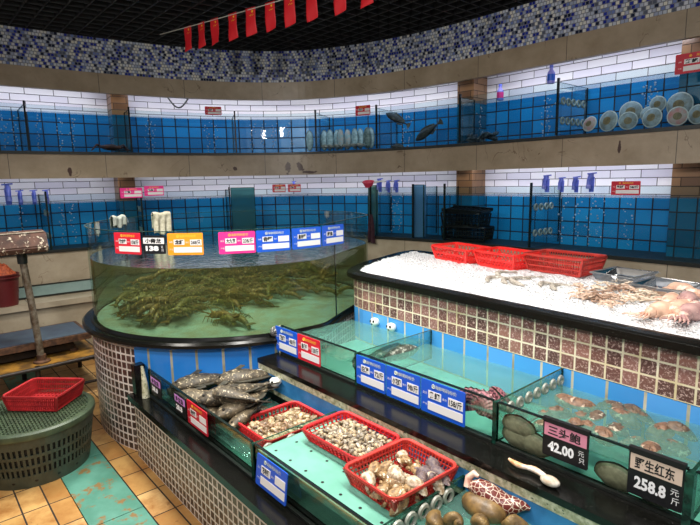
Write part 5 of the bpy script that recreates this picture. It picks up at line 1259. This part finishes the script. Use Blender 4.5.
# rising bubbles
def bubbles(label, cols, off=-.3):
    mb = MB()
    for px, z0, z1 in cols:
        s = s_at(px, (z0+z1)/2, off)
        for k in range(16):
            z = z0+(z1-z0)*(k+RN.random())/16; P = fac(s+RN.uniform(-.03, .03)*(k/16+.4), off+RN.uniform(-.03, .03), z); r = RN.uniform(.004, .009)
            uvsphere(mb, lambda u, th: P+Vector((math.sin(th)*math.cos(u), math.sin(th)*math.sin(u), math.cos(th)))*r, 7, 5)
    tag(mb.build('bubbles', bub, smooth=60), label, 'bubbles', kind='stuff')
bub = clear('bubble_skin', '#eef6fb', 1.33, .1, 3., murk=('#f2f8ff', .55))
U0, U1, L0, L1 = Z_UB+.04, Z_UW-.01, Z_LB+.04, Z_LW-.01
bubbles('bubble streams in the upper tank with the brown crab', [(60, U0, U1), (72, U0, U1), (38, U0, U1)]); bubbles('bubble streams in the far-end upper tank', [(5, U0, U1), (15, U0, U1)])
bubbles('bubble streams in the upper tank in the bend', [(147, U0, U1), (153, U0, U1), (208, U0, U1), (215, U0, U1)]); bubbles('pale bubble streams beside the tank of standing clams', [(252, U0, U1), (262, U0, U1), (274, U0, U1), (290, U0, U1)])
bubbles('bubble stream in the tank of the dark fish', [(404, U0, U1), (409, U0, U1)]); bubbles('bubble streams by the ringed divider of the mussel tank', [(544, U0, U1), (549, U0, U1), (481, U0, U1)])
bubbles('bubble streams above the round scallops', [(648, 2.15, U1), (653, 2.1, U1)]); bubbles('bubble streams in the lower tank above the red baskets', [(562, L0, L1), (577, L0, L1), (588, L0, L1), (599, L0, L1), (628, L0, L1)])
bubbles('bubble streams in the lower tank behind the scale', [(62, L0, L1), (74, L0, L1), (24, L0, L1)]); bubbles('bubble streams in the narrow tank by the dark cloth', [(393, L0, L1), (399, L0, L1)])
# ------------------------------------------------------------------ string of red flags under the ceiling
FA, FB = onz(160, 34.5, 2.97), onz(390, -34, 2.93)
mb = MB(); mb.tube([FA.lerp(FB, k/20)+Vector((0, 0, -.012*math.sin(PI*k/20))) for k in range(21)], .0035, 6); tag(mb.build('flag_string', plain('pale_string', '#b9b4aa', .7), smooth=60), 'pale string carrying the red flags under the black ceiling', 'string')
fl = NT('red_flag'); bsdf(fl, lin('#d01822'), .6); fy = plain('yellow_star', '#f2c81e', .6)
def star(mb, cx_, cz_, r, y): mb.face([mb.bm.verts.new((cx_+(r if k % 2 == 0 else r*.4)*math.sin(PI*k/5), y, cz_+(r if k % 2 == 0 else r*.4)*math.cos(PI*k/5))) for k in range(10)])
FPX = [187, 200.5, 214.5, 232, 250.5, 269, 289.5, 311, 340, 367]
FL = ['small red flag with star, at the far end of the string', 'second small red flag from the far end of the string', 'third small red flag from the far end of the string', 'fourth red flag from the far end of the string', 'fifth red flag from the far end of the string', 'sixth red flag from the far end, just before the brightly lit ones', 'bright red flag, first of the brightly lit ones', 'bright red flag, largest of those fully in view', 'red flag cut by the top of the picture, past the bright ones', 'last red flag, only its lower corner in the picture']
dirv = (FB-FA).normalized(); fz = math.atan2(dirv.y, dirv.x)
for px, lab in zip(FPX, FL):
    k = min(range(200), key=lambda i: abs(proj(FA.lerp(FB, i/199))[0]-px))/199; P = FA.lerp(FB, k)
    t = thing('red_flag', lab, 'flag', P, fz+RN.uniform(-.12, .12)); W, D, ph = .10, .195, RN.uniform(0, 6)
    mb = MB(); wv_ = lambda u, v: .008*math.sin(v*5+ph+u*2)*v
    mb.grid(lambda u, v: ((u-.5)*W, wv_(u, v), -D*v+.006*(u-.5)*v*3), 8, 14); o = mb.build('flag_cloth', fl.m, t, smooth=180); m = o.modifiers.new('cloth_thickness', 'SOLIDIFY'); m.thickness = .0012
    mb = MB(); star(mb, W*.22, -D*.16, .013, -.006); 
    for q in range(4): star(mb, W*(.30-.10*q), -D*(.28+.02*(q % 2)), .005, -.006)
    mb.build('stars', fy, t)
# ------------------------------------------------------------------ lamps over the counters and the faint light of the hall
def lamp(x, y, z, sx, sy, w, col=(1., .96, .9), aim=None, spread=150):
    ld = bpy.data.lights.new('hall_lamp', 'AREA'); ld.shape = 'RECTANGLE'; ld.size, ld.size_y, ld.energy, ld.color = sx, sy, w, col
    ld.spread = math.radians(spread)
    o = bpy.data.objects.new('hall_lamp', ld); COL.objects.link(o); o.location = (x, y, z)
    if aim: o.rotation_euler = (Vector(aim)-Vector((x, y, z))).to_track_quat('-Z', 'Y').to_euler()
lamp(-1.1, 2.5, 2.9, 1.8, .3, 14, spread=130)
lamp(-1.4, 1.2, 2.9, 2.0, .3, 50, spread=130)
lamp(-3.3, .3, 2.9, .4, .4, 9, (1., .94, .86), spread=130)
lamp(-4.0, 1.3, 2.9, .5, .5, 34, spread=120)
lamp(-2.9, 1.6, 2.9, .4, .4, 26, spread=110)
for x, y in ((-2.2, -.6), (-1.0, -.9), (.3, -.2)): lamp(x, y, 2.7, .22, .22, 16, (1., .96, .92), aim=(x-1.6, y+3., .9), spread=120)  # hall bulbs behind the camera, added as fill light for the wall fronts
w = bpy.data.worlds.new('world'); sc.world = w; w.use_nodes = True
w.node_tree.nodes['Background'].inputs[0].default_value = (.8, .88, 1, 1); w.node_tree.nodes['Background'].inputs[1].default_value = .26
vs = sc.view_settings; vs.view_transform = 'Standard'; vs.look = 'None'; vs.gamma = 1; vs.exposure = 0.; vs.use_curve_mapping = False
cy = sc.cycles; cy.max_bounces = 8; cy.transparent_max_bounces = 32; cy.diffuse_bounces = 3; cy.glossy_bounces = 3; cy.caustics_reflective = False; cy.caustics_refractive = False
cy.sample_clamp_indirect = 4.; cy.use_denoising = True
